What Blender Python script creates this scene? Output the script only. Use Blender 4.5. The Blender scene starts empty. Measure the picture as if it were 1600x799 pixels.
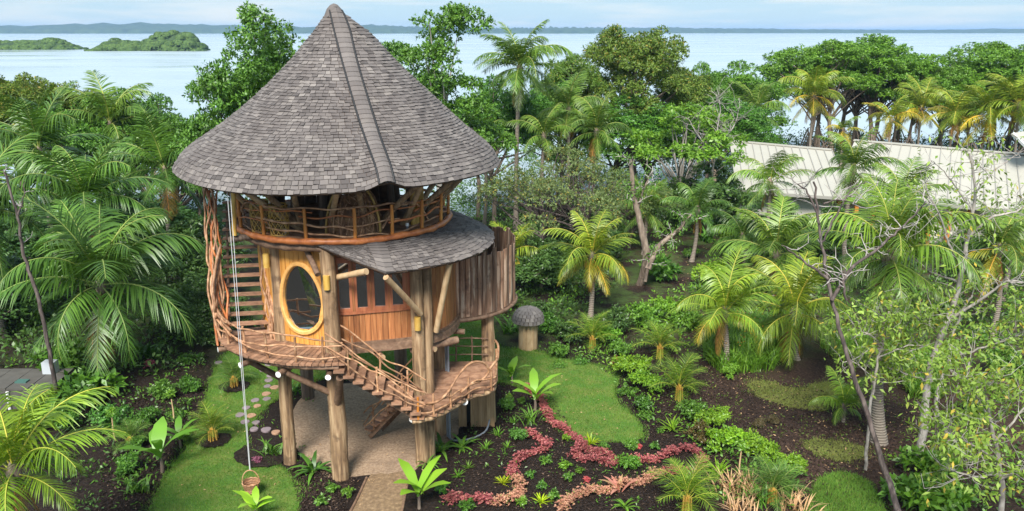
import bpy, math, random
import numpy as np
from mathutils import Vector, Matrix, Euler

# ------------------------------------------------------------------ camera, sky, sun, exposure
SC = bpy.context.scene
COL = SC.collection
R = math.radians
CAM_H, PITCH, FPX = 14.5, R(15.1), 1300.0
cam = bpy.data.cameras.new('camera')
cam.lens = 36.0 * FPX / 1600.0
cam.sensor_width = 36.0
cam.clip_start, cam.clip_end = 0.1, 60000
cam_ob = bpy.data.objects.new('camera', cam)
COL.objects.link(cam_ob)
cam_ob.location = (0, 0, CAM_H)
cam_ob.rotation_euler = (math.pi / 2 - PITCH, 0, 0)
SC.camera = cam_ob

SUN_EL, SUN_AZ = R(47), R(190)          # azimuth of the place the light comes from, from +Y clockwise (behind the camera, to the left)
world = bpy.data.worlds.new('World')
SC.world = world
world.use_nodes = True
wn, wl = world.node_tree.nodes, world.node_tree.links
bg = wn['Background']
sky = wn.new('ShaderNodeTexSky')
sky.sky_type = 'NISHITA'
sky.sun_disc = False
sky.sun_elevation = SUN_EL
sky.sun_rotation = SUN_AZ
sky.altitude = 0
sky.air_density = 1.0
sky.dust_density = 0.3
sky.ozone_density = 3.0
tc = wn.new('ShaderNodeTexCoord')
mp = wn.new('ShaderNodeMapping')
mp.inputs['Scale'].default_value = (2.2, 2.2, 22.0)
wl.new(tc.outputs['Generated'], mp.inputs['Vector'])
cn = wn.new('ShaderNodeTexNoise')
cn.inputs['Scale'].default_value = 2.6
cn.inputs['Detail'].default_value = 7
cn.inputs['Roughness'].default_value = 0.55
wl.new(mp.outputs['Vector'], cn.inputs['Vector'])
cr = wn.new('ShaderNodeValToRGB')                       # thin blue-grey veil to white cloud, in the units of the sky
cr.color_ramp.elements[0].position = 0.44
cr.color_ramp.elements[0].color = (2.9, 4.3, 5.4, 1)
cr.color_ramp.elements[1].position = 0.66
cr.color_ramp.elements[1].color = (4.7, 5.2, 5.6, 1)
wl.new(cn.outputs['Fac'], cr.inputs['Fac'])
mx = wn.new('ShaderNodeMix')
mx.data_type = 'RGBA'
mx.inputs['Factor'].default_value = 0.85
wl.new(sky.outputs['Color'], mx.inputs['A'])
wl.new(cr.outputs['Color'], mx.inputs['B'])
wl.new(mx.outputs['Result'], bg.inputs['Color'])
bg.inputs['Strength'].default_value = 0.060

sun = bpy.data.lights.new('sun', 'SUN')
sun.energy = 2.8
sun.angle = R(20)
sun.color = (1.0, 0.96, 0.9)
sun_ob = bpy.data.objects.new('sun', sun)
COL.objects.link(sun_ob)
sd = Vector((math.sin(SUN_AZ) * math.cos(SUN_EL), math.cos(SUN_AZ) * math.cos(SUN_EL), math.sin(SUN_EL)))
sun_ob.rotation_euler = sd.to_track_quat('Z', 'Y').to_euler()

SC.view_settings.view_transform = 'Standard'
SC.view_settings.look = 'None'
SC.view_settings.gamma = 1.0
SC.view_settings.use_curve_mapping = False
SC.view_settings.exposure = 1.5
SC.render.engine = 'CYCLES'
SC.cycles.use_denoising = True
SC.cycles.max_bounces = 6
SC.cycles.diffuse_bounces = 3
SC.cycles.glossy_bounces = 2
SC.cycles.transmission_bounces = 3
SC.cycles.volume_bounces = 0
SC.cycles.transparent_max_bounces = 6
SC.cycles.sample_clamp_indirect = 4

# ------------------------------------------------------------------ where things stand (a pixel of the survey picture -> a place on the ground)
CP, SP = math.cos(PITCH), math.sin(PITCH)
def ray(px, py):
    a, b = px - 800.0, 399.5 - py
    return Vector((a, FPX * CP + b * SP, -FPX * SP + b * CP))
def gp(px, py, z=0.0):
    d = ray(px, py)
    t = (z - CAM_H) / d.z
    return Vector((d.x * t, d.y * t, z))
def dp(px, py, Y):
    d = ray(px, py)
    t = Y / d.y
    return Vector((d.x * t, Y, CAM_H + d.z * t))

# ------------------------------------------------------------------ mesh helpers
class MB:
    def __init__(s):
        s.v, s.f, s.m, s.sh = [], [], [], []
    def add(s, vs, fs, mi=0, shade=0.5):
        n = len(s.v)
        s.v.extend([tuple(p) for p in vs])
        for f in fs:
            s.f.append([i + n for i in f]); s.m.append(mi); s.sh.append(shade)
    def box(s, c, size, rot=None, mi=0, shade=0.5):
        hx, hy, hz = size[0] / 2, size[1] / 2, size[2] / 2
        vs = [Vector((x, y, z)) for x in (-hx, hx) for y in (-hy, hy) for z in (-hz, hz)]
        if rot is not None: vs = [rot @ p for p in vs]
        c = Vector(c)
        s.add([p + c for p in vs], [(0, 1, 3, 2), (4, 6, 7, 5), (0, 4, 5, 1), (2, 3, 7, 6), (0, 2, 6, 4), (1, 5, 7, 3)], mi, shade)
    def board(s, p0, p1, w, t, up=(0, 0, 1), mi=0, shade=0.5):
        p0, p1 = Vector(p0), Vector(p1)
        x = (p1 - p0); L = x.length; x.normalize()
        y = Vector(up).cross(x)
        if y.length < 1e-5: y = Vector((0, 1, 0)).cross(x)
        y.normalize(); z = x.cross(y)
        s.box((p0 + p1) / 2, (L, w, t), Matrix((x, y, z)).transposed(), mi, shade)
    def tube(s, pts, rad, n=8, cap=True, mi=0, shade=0.5, capmi=None):
        pts = [Vector(p) for p in pts]
        if not hasattr(rad, '__len__'): rad = [rad] * len(pts)
        vs = []; prev = None
        for i, p in enumerate(pts):
            t = (pts[min(i + 1, len(pts) - 1)] - pts[max(i - 1, 0)])
            t = t.normalized() if t.length > 1e-9 else Vector((0, 0, 1))
            if prev is None:
                u = t.orthogonal().normalized()
            else:
                u = prev - t * prev.dot(t)
                u = u.normalized() if u.length > 1e-6 else t.orthogonal().normalized()
            prev = u
            w = t.cross(u)
            for k in range(n):
                a = 2 * math.pi * k / n
                vs.append(p + (u * math.cos(a) + w * math.sin(a)) * rad[i])
        fs = []
        for i in range(len(pts) - 1):
            for k in range(n):
                a, b = i * n + k, i * n + (k + 1) % n
                fs.append((a, b, b + n, a + n))
        s.add(vs, fs, mi, shade)
        if cap:
            s.add(vs[:n], [tuple(reversed(range(n)))], mi if capmi is None else capmi, shade)
            s.add(vs[-n:], [tuple(range(n))], mi if capmi is None else capmi, shade)
    def mesh(s, name, mats, smooth=False):
        me = bpy.data.meshes.new(name)
        me.from_pydata(s.v, [], s.f)
        for m in mats: me.materials.append(m)
        me.polygons.foreach_set('material_index', s.m)
        if smooth: me.polygons.foreach_set('use_smooth', [True] * len(s.f))
        at = me.attributes.new('shade', 'FLOAT', 'FACE')
        at.data.foreach_set('value', s.sh)
        me.update()
        return me
    def build(s, name, mats, parent=None, smooth=False):
        if not isinstance(mats, (list, tuple)): mats = [mats]
        return link(name, s.mesh(name, mats, smooth), parent)

def link(name, me, parent=None):
    o = bpy.data.objects.new(name, me)
    COL.objects.link(o)
    if parent is not None: o.parent = parent
    return o
def tag(o, label=None, cat=None, group=None, kind=None):
    if label: o['label'] = label
    if cat: o['category'] = cat
    if group: o['group'] = group
    if kind: o['kind'] = kind
    return o
def empty(name, loc=(0, 0, 0), rz=0.0, parent=None):
    o = bpy.data.objects.new(name, None)
    o.empty_display_size = 0.2
    COL.objects.link(o)
    o.location = loc
    o.rotation_euler = (0, 0, rz)
    if parent is not None: o.parent = parent
    return o
def npmesh(name, V, F, mats, mi=None, smooth=False):
    """V (n,3), F (m,4) quads"""
    me = bpy.data.meshes.new(name)
    V = np.asarray(V, np.float32); F = np.asarray(F, np.int32)
    me.vertices.add(len(V)); me.vertices.foreach_set('co', V.ravel())
    me.loops.add(F.size); me.loops.foreach_set('vertex_index', F.ravel())
    me.polygons.add(len(F))
    me.polygons.foreach_set('loop_start', np.arange(0, F.size, F.shape[1], dtype=np.int32))
    me.polygons.foreach_set('loop_total', np.full(len(F), F.shape[1], np.int32))
    for m in mats: me.materials.append(m)
    if mi is not None: me.polygons.foreach_set('material_index', np.asarray(mi, np.int32))
    if smooth: me.polygons.foreach_set('use_smooth', np.ones(len(F), bool))
    me.update(calc_edges=True)
    return me
def catmull(pts, k=6, closed=False):
    P = [Vector(p) for p in pts]; n = len(P); out = []
    rng_ = range(n) if closed else range(n - 1)
    for i in rng_:
        if closed: a, b, c, d = P[(i - 1) % n], P[i], P[(i + 1) % n], P[(i + 2) % n]
        else: a, b, c, d = P[max(i - 1, 0)], P[i], P[i + 1], P[min(i + 2, n - 1)]
        for j in range(k):
            t = j / k
            out.append(0.5 * ((2 * b) + (c - a) * t + (2 * a - 5 * b + 4 * c - d) * t * t + (3 * b - a - 3 * c + d) * t ** 3))
    if not closed: out.append(P[-1])
    return out

# ------------------------------------------------------------------ materials
def newmat(name):
    m = bpy.data.materials.new(name); m.use_nodes = True
    nt = m.node_tree
    return m, nt.nodes, nt.links, nt.nodes['Principled BSDF']
def mixc(n, l, fac, a, b, blend='MIX'):
    x = n.new('ShaderNodeMix'); x.data_type = 'RGBA'; x.blend_type = blend
    for sock, val in (('Factor', fac), ('A', a), ('B', b)):
        if hasattr(val, 'is_linked'): l.new(val, x.inputs[sock])
        elif isinstance(val, (int, float)): x.inputs[sock].default_value = val
        else: x.inputs[sock].default_value = (*val, 1)
    return x.outputs['Result']
def noise(n, l, scale, detail=3, coord=None, stretch=None, rough=0.55, dist=0.0):
    t = n.new('ShaderNodeTexNoise')
    t.inputs['Scale'].default_value = scale; t.inputs['Detail'].default_value = detail
    t.inputs['Roughness'].default_value = rough; t.inputs['Distortion'].default_value = dist
    if coord is None:
        coord = n.new('ShaderNodeTexCoord').outputs['Object']
    if stretch:
        m = n.new('ShaderNodeMapping'); m.inputs['Scale'].default_value = stretch
        l.new(coord, m.inputs['Vector']); coord = m.outputs['Vector']
    l.new(coord, t.inputs['Vector'])
    return t.outputs['Fac']
def ramp(n, l, fac, stops):
    r = n.new('ShaderNodeValToRGB'); e = r.color_ramp.elements
    while len(e) < len(stops): e.new(0.5)
    for el, (p, c) in zip(e, stops):
        el.position = p; el.color = (*c, 1) if len(c) == 3 else c
    l.new(fac, r.inputs['Fac'])
    return r.outputs['Color']
def maprange(n, l, v, a, b, c, d):
    m = n.new('ShaderNodeMapRange')
    l.new(v, m.inputs['Value'])
    for k, x in zip(('From Min', 'From Max', 'To Min', 'To Max'), (a, b, c, d)): m.inputs[k].default_value = x
    return m.outputs['Result']
def bump(n, l, h, strength, dist, bs):
    b = n.new('ShaderNodeBump'); b.inputs['Strength'].default_value = strength; b.inputs['Distance'].default_value = dist
    l.new(h, b.inputs['Height']); l.new(b.outputs['Normal'], bs.inputs['Normal'])

def wood(name, dark, mid, light, stretch=(14, 14, 1.6), rough=0.6, var=0.35, bumpd=0.012, scale=1.0, knots=False):
    m, n, l, bs = newmat(name)
    f = noise(n, l, scale, 5, stretch=stretch, dist=0.4)
    c = ramp(n, l, f, [(0.28, dark), (0.5, mid), (0.72, light)])
    oi = n.new('ShaderNodeObjectInfo')
    v = maprange(n, l, oi.outputs['Random'], 0, 1, 1 - var, 1 + var)
    vv = n.new('ShaderNodeCombineColor')
    for k in range(3): l.new(v, vv.inputs[k])
    c = mixc(n, l, 1.0, c, vv.outputs[0], 'MULTIPLY')
    if knots:
        f2 = noise(n, l, 2.3, 3)
        c = mixc(n, l, maprange(n, l, f2, 0.56, 0.7, 0, 0.75), c, dark)
    l.new(c, bs.inputs['Base Color'])
    bs.inputs['Roughness'].default_value = rough
    bump(n, l, f, 0.5, bumpd, bs)
    return m
M = {}
M['post'] = wood('weathered_log', (0.075, 0.042, 0.022), (0.25, 0.155, 0.08), (0.47, 0.33, 0.19), (8, 8, 0.75), 0.75, 0.15, 0.05, knots=True)
M['postdark'] = wood('dark_log', (0.07, 0.05, 0.038), (0.15, 0.105, 0.075), (0.25, 0.19, 0.14), (9, 9, 0.9), 0.8, 0.15, 0.03, knots=True)
M['amber'] = wood('amber_plank', (0.44, 0.19, 0.04), (0.60, 0.27, 0.055), (0.70, 0.36, 0.09), (16, 16, 1.2), 0.45, 0.14, 0.006)
M['red'] = wood('red_plank', (0.21, 0.075, 0.028), (0.34, 0.13, 0.045), (0.45, 0.20, 0.075), (16, 16, 1.2), 0.5, 0.28, 0.006)
M['redframe'] = wood('red_frame', (0.24, 0.07, 0.03), (0.35, 0.115, 0.05), (0.42, 0.16, 0.07), (10, 10, 1.5), 0.5, 0.1, 0.006)
M['oval'] = wood('honey_frame', (0.50, 0.25, 0.07), (0.64, 0.34, 0.10), (0.72, 0.42, 0.15), (6, 6, 6), 0.45, 0.05, 0.006)
M['tread'] = wood('deck_board', (0.16, 0.08, 0.045), (0.27, 0.145, 0.085), (0.36, 0.21, 0.13), (5, 5, 14), 0.65, 0.25, 0.008)
M['branch'] = wood('peeled_branch', (0.14, 0.062, 0.03), (0.33, 0.17, 0.085), (0.53, 0.33, 0.19), (5, 5, 5), 0.6, 0.35, 0.01)
M['branchred'] = wood('varnished_branch', (0.23, 0.065, 0.02), (0.40, 0.125, 0.035), (0.52, 0.20, 0.065), (4, 4, 4), 0.45, 0.2, 0.01)
M['orange'] = wood('orange_post', (0.34, 0.11, 0.02), (0.50, 0.18, 0.03), (0.58, 0.25, 0.05), (8, 8, 2), 0.45, 0.12, 0.006)
M['slab'] = wood('bark_slab', (0.11, 0.055, 0.032), (0.27, 0.15, 0.09), (0.55, 0.41, 0.30), (7, 7, 0.7), 0.8, 0.6, 0.04, knots=True)
M['brown'] = wood('brown_timber', (0.08, 0.045, 0.025), (0.155, 0.09, 0.055), (0.23, 0.145, 0.09), (6, 6, 6), 0.7, 0.2, 0.015)
M['pole'] = wood('peeled_pole', (0.33, 0.21, 0.11), (0.47, 0.32, 0.175), (0.58, 0.42, 0.25), (5, 5, 2), 0.6, 0.1, 0.012)
M['bamboo'] = wood('bamboo', (0.36, 0.20, 0.035), (0.50, 0.30, 0.06), (0.60, 0.40, 0.11), (4, 4, 2), 0.45, 0.15, 0.004)
M['panel'] = wood('pale_panel', (0.24, 0.14, 0.065), (0.38, 0.235, 0.115), (0.47, 0.31, 0.17), (10, 10, 0.8), 0.7, 0.15, 0.012)
M['twig'] = wood('nest_twig', (0.10, 0.045, 0.022), (0.21, 0.105, 0.05), (0.38, 0.22, 0.10), (3, 3, 3), 0.75, 0.2, 0.004)
def plain(name, col, rough=0.6, metal=0.0, var=0.0, spec=0.5, nscale=0, nvar=0.2):
    m, n, l, bs = newmat(name)
    bs.inputs['Roughness'].default_value = rough; bs.inputs['Metallic'].default_value = metal
    bs.inputs['Specular IOR Level'].default_value = spec
    if nscale:
        f = noise(n, l, nscale, 4)
        c = mixc(n, l, f, [x * (1 - nvar) for x in col], [min(1, x * (1 + nvar)) for x in col])
        l.new(c, bs.inputs['Base Color'])
    else:
        bs.inputs['Base Color'].default_value = (*col, 1)
    return m
M['white'] = plain('white_paint', (0.75, 0.75, 0.72), 0.5, nscale=3, nvar=0.08)
M['black'] = plain('black_seam_and_gap_shade', (0.012, 0.012, 0.013), 0.6, nscale=5)
def glassmat():
    m, n, l, bs = newmat('dark_window_glass')
    bs.inputs['Base Color'].default_value = (0.012, 0.014, 0.013, 1); bs.inputs['Roughness'].default_value = 0.25
    gl = n.new('ShaderNodeBsdfGlossy'); gl.inputs['Color'].default_value = (.75, .8, .8, 1); gl.inputs['Roughness'].default_value = 0.03
    ms = n.new('ShaderNodeMixShader'); ms.inputs[0].default_value = 0.48
    l.new(bs.outputs[0], ms.inputs[1]); l.new(gl.outputs[0], ms.inputs[2]); l.new(ms.outputs[0], n['Material Output'].inputs['Surface'])
    return m
M['glass'] = glassmat()
M['pipe'] = plain('grey_pipe', (0.22, 0.24, 0.27), 0.4, nscale=4)
M['rope'] = plain('pale_rope', (0.52, 0.52, 0.52), 0.8, nscale=20)
M['concrete'] = plain('grey_concrete', (0.075, 0.070, 0.060), 0.9, nscale=2.5, nvar=0.45)
M['underroof'] = plain('roof_boards', (0.075, 0.045, 0.028), 0.8, nscale=3, nvar=0.4)

def shingle_mat():
    m, n, l, bs = newmat('shingle')
    a = n.new('ShaderNodeAttribute'); a.attribute_name = 'shade'
    c = ramp(n, l, a.outputs['Fac'], [(0.0, (0.062, 0.053, 0.050)), (0.3, (0.112, 0.097, 0.091)), (0.62, (0.158, 0.138, 0.128)), (1.0, (0.235, 0.208, 0.188))])
    f = noise(n, l, 0.7, 5, rough=.65)
    c = mixc(n, l, maprange(n, l, f, 0.4, 0.72, 0, 0.6), c, (0.085, 0.068, 0.061))
    f3 = noise(n, l, 1.0, 4, stretch=(3.2, 3.2, .35))
    c = mixc(n, l, maprange(n, l, f3, 0.55, 0.75, 0, 0.45), c, (0.20, 0.175, 0.15))
    g = noise(n, l, 60, 2)
    c = mixc(n, l, maprange(n, l, g, 0.3, 0.7, 0, 0.35), c, (0.10, 0.09, 0.085))
    l.new(c, bs.inputs['Base Color'])
    bs.inputs['Roughness'].default_value = 0.9
    bump(n, l, g, 0.4, 0.01, bs)
    return m
M['shingle'] = shingle_mat()

def leafmat(name, c1, c2, trans=0.28, rough=0.42, spec=0.45, c3=None, bright=1.0):
    """leaf: colour differs from leaf to leaf, tinted by the object's own colour"""
    m, n, l, bs = newmat(name)
    ge = n.new('ShaderNodeNewGeometry')
    oi = n.new('ShaderNodeObjectInfo')
    stops = [(0.0, c1), (1.0, c2)] if c3 is None else [(0.0, c1), (0.92, c2), (0.97, c3)]
    c = ramp(n, l, ge.outputs['Random Per Island'], stops)
    f = noise(n, l, 0.55, 2, coord=ge.outputs['Position'])
    vv = n.new('ShaderNodeCombineColor')
    v = maprange(n, l, f, 0.3, 0.7, 0.78, 1.22)
    for k in range(3): l.new(v, vv.inputs[k])
    c = mixc(n, l, 1.0, c, vv.outputs[0], 'MULTIPLY')
    c = mixc(n, l, 1.0, c, oi.outputs['Color'], 'MULTIPLY')
    l.new(c, bs.inputs['Base Color'])
    bs.inputs['Roughness'].default_value = rough
    bs.inputs['Specular IOR Level'].default_value = spec
    tr = n.new('ShaderNodeBsdfTranslucent')
    tcol = mixc(n, l, 1.0, c, (1.25, 1.25, 0.55), 'MULTIPLY')
    l.new(tcol, tr.inputs['Color'])
    ms = n.new('ShaderNodeMixShader'); ms.inputs[0].default_value = trans
    l.new(bs.outputs[0], ms.inputs[1]); l.new(tr.outputs[0], ms.inputs[2])
    l.new(ms.outputs[0], n['Material Output'].inputs['Surface'])
    return m
M['frond'] = leafmat('palm_leaflet', (0.050, 0.115, 0.016), (0.135, 0.245, 0.036), 0.18, 0.40, 0.45)
M['rachis'] = leafmat('palm_rib', (0.20, 0.26, 0.06), (0.30, 0.34, 0.09), 0.1, 0.5)
M['leaf'] = leafmat('tree_leaf', (0.050, 0.130, 0.015), (0.135, 0.270, 0.034), 0.22, 0.42, 0.4)
M['leafolive'] = leafmat('olive_leaf', (0.070, 0.130, 0.018), (0.160, 0.235, 0.036), 0.25, 0.5, 0.35, c3=(0.30, 0.24, 0.05))
M['leafbright'] = leafmat('bright_leaf', (0.090, 0.215, 0.018), (0.215, 0.375, 0.040), 0.32, 0.4, 0.45)
M['leafpale'] = leafmat('pale_leaf', (0.10, 0.15, 0.05), (0.20, 0.26, 0.09), 0.3, 0.55, 0.3, c3=(0.40, 0.30, 0.06))
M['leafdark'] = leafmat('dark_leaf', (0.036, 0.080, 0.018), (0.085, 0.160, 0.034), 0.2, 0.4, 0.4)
M['leafpink'] = leafmat('pink_leaf', (0.26, 0.048, 0.060), (0.48, 0.165, 0.155), 0.25, 0.55, 0.3, c3=(0.42, 0.27, 0.16))
M['leafpeach'] = leafmat('peach_leaf', (0.42, 0.18, 0.13), (0.55, 0.31, 0.19), 0.25, 0.55, 0.3, c3=(0.25, 0.30, 0.09))
M['leaftan'] = leafmat('dry_leaf', (0.42, 0.25, 0.12), (0.58, 0.38, 0.22), 0.25, 0.7, 0.2)
M['leaforange'] = leafmat('orange_leaf', (0.60, 0.20, 0.02), (0.72, 0.36, 0.04), 0.25, 0.5)
M['twiggrey'] = wood('grey_twig', (0.19, 0.165, 0.15), (0.31, 0.28, 0.255), (0.43, 0.40, 0.37), (6, 6, 3), 0.85, 0.1, 0.01)
M['bark'] = wood('tree_bark', (0.09, 0.065, 0.05), (0.18, 0.135, 0.10), (0.29, 0.23, 0.18), (7, 7, 2), 0.85, 0.2, 0.03)
M['barkpale'] = wood('pale_bark', (0.17, 0.15, 0.13), (0.31, 0.28, 0.245), (0.45, 0.42, 0.38), (9, 9, 4), 0.85, 0.15, 0.02, knots=True)
M['barkdead'] = wood('dead_bark', (0.030, 0.023, 0.021), (0.080, 0.060, 0.053), (0.20, 0.16, 0.14), (8, 8, 2), 0.9, 0.1, 0.03)
def palmtrunk():
    m, n, l, bs = newmat('palm_trunk')
    tcx = n.new('ShaderNodeTexCoord')
    w = n.new('ShaderNodeTexWave'); w.wave_type = 'BANDS'; w.bands_direction = 'Z'
    w.inputs['Scale'].default_value = 3.2; w.inputs['Distortion'].default_value = 2.5; w.inputs['Detail'].default_value = 2
    l.new(tcx.outputs['Object'], w.inputs['Vector'])
    f = noise(n, l, 5, 4)
    c = mixc(n, l, w.outputs['Fac'], (0.15, 0.115, 0.085), (0.33, 0.28, 0.225))
    c = mixc(n, l, maprange(n, l, f, 0.35, 0.7, 0, 0.6), c, (0.20, 0.17, 0.14))
    l.new(c, bs.inputs['Base Color']); bs.inputs['Roughness'].default_value = 0.85
    bump(n, l, w.outputs['Fac'], 0.6, 0.03, bs)
    return m
M['palmtrunk'] = palmtrunk()
# ------------------------------------------------------------------ the setting
def sstep(a, b, x):
    t = np.clip((x - a) / (b - a), 0, 1); return t * t * (3 - 2 * t)
def shore_y(x):
    x = np.asarray(x, float)
    return 71 + 34 * sstep(12, 48, x) + 3 * np.sin(x * 0.21) + 2 * np.sin(x * 0.53 + 1)
def vnoise(x, y, seed=0):
    return (np.sin(x * 0.9 + seed) * np.cos(y * 1.1 + seed * 2) + 0.6 * np.sin(x * 2.3 + y * 1.7 + seed * 3) + 0.4 * np.cos(x * 4.1 - y * 3.3 + seed)) / 2

def ground_mat():
    m, n, l, bs = newmat('mulch_soil')
    ge = n.new('ShaderNodeNewGeometry'); pos = ge.outputs['Position']
    f1 = noise(n, l, 9, 6, pos, rough=0.7)
    c = ramp(n, l, f1, [(0.30, (0.006, 0.004, 0.0035)), (0.5, (0.016, 0.0105, 0.008)), (0.70, (0.045, 0.030, 0.023))])
    f2 = noise(n, l, 0.28, 3, pos)
    red = ramp(n, l, f1, [(0.3, (0.020, 0.011, 0.009)), (0.52, (0.058, 0.034, 0.024)), (0.70, (0.13, 0.082, 0.06))])
    sx = n.new('ShaderNodeSeparateXYZ'); l.new(pos, sx.inputs[0])
    rm = n.new('ShaderNodeMath'); rm.operation = 'MULTIPLY'
    l.new(maprange(n, l, f2, 0.38, 0.55, 0.25, 1.0), rm.inputs[0]); l.new(maprange(n, l, sx.outputs['X'], 5, 10, 0.0, 1.0), rm.inputs[1])
    c = mixc(n, l, rm.outputs[0], c, red)
    f3 = noise(n, l, 0.55, 5, pos, rough=0.65)
    sep = n.new('ShaderNodeSeparateXYZ'); l.new(pos, sep.inputs[0])
    far = maprange(n, l, sep.outputs['Y'], 33, 42, 0.0, 1.0)
    gm = n.new('ShaderNodeMath'); gm.operation = 'MULTIPLY'
    l.new(maprange(n, l, f3, 0.44, 0.58, 0, 0.9), gm.inputs[0]); l.new(far, gm.inputs[1])
    gr = mixc(n, l, noise(n, l, 5, 4, pos), (0.035, 0.065, 0.016), (0.085, 0.125, 0.032))
    c = mixc(n, l, gm.outputs[0], c, gr)
    l.new(c, bs.inputs['Base Color']); bs.inputs['Roughness'].default_value = 0.95
    bs.inputs['Specular IOR Level'].default_value = 0.2
    bump(n, l, f1, 0.9, 0.06, bs)
    return m
M['ground'] = ground_mat()
def sheet(name, xs, ys, zf, mat):
    X, Y = np.meshgrid(xs, ys); Z = zf(X, Y)
    V = np.stack([X, Y, Z], -1).reshape(-1, 3)
    nx, ny = len(xs), len(ys)
    i = (np.arange(ny - 1)[:, None] * nx + np.arange(nx - 1)[None, :]).ravel()
    F = np.stack([i, i + 1, i + nx + 1, i + nx], -1)
    return link(name, npmesh(name, V, F, [mat], smooth=True))
def gz(X, Y):
    s = shore_y(X)
    base = 0.035 * vnoise(X * 0.7, Y * 0.7, 1.0) * sstep(33, 40, Y)
    return base - 1.6 * sstep(-4, 7, Y - s) - 0.0
g = sheet('ground', np.linspace(-130, 190, 241), np.linspace(-25, 125, 151), gz, M['ground'])
tag(g, kind='structure')

def water_mat():
    m, n, l, bs = newmat('sea_water')
    ge = n.new('ShaderNodeNewGeometry'); pos = ge.outputs['Position']
    bs.inputs['Base Color'].default_value = (0.36, 0.43, 0.47, 1)
    bs.inputs['Roughness'].default_value = 0.22
    bs.inputs['IOR'].default_value = 1.33
    f = noise(n, l, 0.9, 4, pos, stretch=(0.5, 1.0, 1.0))
    f2 = noise(n, l, 0.02, 3, pos, stretch=(0.3, 1, 1))
    l.new(maprange(n, l, f2, 0.38, 0.62, 0.08, 0.36), bs.inputs['Roughness'])
    bump(n, l, f, 0.25, 0.10, bs)
    return m
M['water'] = water_mat()
w = MB(); w.add([(-30000, -60, -0.45), (30000, -60, -0.45), (30000, 45000, -0.45), (-30000, 45000, -0.45)], [(0, 1, 2, 3)])
tag(w.build('sea', M['water']), kind='structure')

def poly_sheet(name, pix, z, mat, k=5, closed=True, world_pts=None):
    pts = [gp(x, y) for x, y in pix] if world_pts is None else [Vector(p) for p in world_pts]
    pts = catmull(pts, k, True)
    qq_ = random.Random(len(pts)); pts = [p + Vector((qq_.uniform(-.05, .05), qq_.uniform(-.05, .05), 0)) for p in pts]
    me = bpy.data.meshes.new(name)
    import bmesh
    bm = bmesh.new()
    vs = [bm.verts.new((p.x, p.y, z)) for p in pts]
    f = bm.faces.new(vs)
    if f.normal.z < 0 or f.calc_area() and (f.normal_update() or f.normal.z < 0): bmesh.ops.reverse_faces(bm, faces=[f])
    bmesh.ops.triangulate(bm, faces=bm.faces[:])
    # an edge that rounds down into the soil
    bm.to_mesh(me); bm.free()
    me.materials.append(mat)
    return link(name, me), [(p.x, p.y) for p in pts]
def inside(px, py, poly):
    P = np.array(poly); x1, y1 = P[:, 0], P[:, 1]; x2, y2 = np.roll(x1, -1), np.roll(y1, -1)
    r = np.zeros(len(px), bool)
    for a, b, c, d in zip(x1, y1, x2, y2):
        cond = ((b > py) != (d > py))
        if b != d: r ^= cond & (px < (c - a) * (py - b) / (d - b) + a)
    return r
def grass_mat(name, a, b, c3):
    m, n, l, bs = newmat(name)
    ge = n.new('ShaderNodeNewGeometry'); pos = ge.outputs['Position']
    f = noise(n, l, 26, 5, pos, rough=0.75)
    f2 = noise(n, l, 1.3, 4, pos, rough=0.6)
    c = ramp(n, l, f, [(0.28, [x * 0.45 for x in a]), (0.5, a), (0.72, b)])
    c = mixc(n, l, maprange(n, l, f2, 0.42, 0.66, 0, 0.85), c, c3)
    l.new(c, bs.inputs['Base Color']); bs.inputs['Roughness'].default_value = 0.85
    bs.inputs['Specular IOR Level'].default_value = 0.2
    bump(n, l, f, 0.8, 0.03, bs)
    return m
M['lawn'] = grass_mat('lawn_turf', (0.072, 0.155, 0.024), (0.140, 0.260, 0.042), (0.165, 0.185, 0.045))
M['moss'] = grass_mat('moss_turf', (0.14, 0.165, 0.04), (0.24, 0.25, 0.075), (0.16, 0.14, 0.05))
M['blade'] = leafmat('grass_blade', (0.075, 0.165, 0.022), (0.150, 0.285, 0.042), 0.3, 0.6, 0.2, c3=(0.23, 0.23, 0.06))
M['mossblade'] = leafmat('moss_blade', (0.15, 0.19, 0.045), (0.26, 0.28, 0.08), 0.3, 0.7, 0.2)
def blades(name, poly, dens, h, mat, seed, z=0.02, ymax=1e9):
    P = np.array(poly); rng = np.random.default_rng(seed)
    lo, hi = P.min(0), P.max(0)
    n = int((hi[0] - lo[0]) * (hi[1] - lo[1]) * dens)
    p = rng.uniform(lo, hi, (n, 2))
    keep = inside(p[:, 0], p[:, 1], poly) & (p[:, 1] < ymax)
    p = p[keep]; n = len(p)
    a = rng.uniform(0, 2 * np.pi, n); H = h * rng.uniform(0.5, 1.3, n); w = 0.006 + 0.006 * rng.random(n)
    ln = rng.normal(0, 0.5, (n, 2)) * H[:, None]
    V = np.zeros((n, 4, 3))
    dx, dy = np.cos(a) * w, np.sin(a) * w
    V[:, 0] = np.stack([p[:, 0] - dx, p[:, 1] - dy, np.full(n, z - 0.01)], -1)
    V[:, 1] = np.stack([p[:, 0] + dx, p[:, 1] + dy, np.full(n, z - 0.01)], -1)
    V[:, 2] = np.stack([p[:, 0] + dx * .3 + ln[:, 0], p[:, 1] + dy * .3 + ln[:, 1], z + H], -1)
    V[:, 3] = np.stack([p[:, 0] - dx * .3 + ln[:, 0], p[:, 1] - dy * .3 + ln[:, 1], z + H], -1)
    return npmesh(name, V.reshape(-1, 3), np.arange(n * 4).reshape(-1, 4), [mat])

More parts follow.
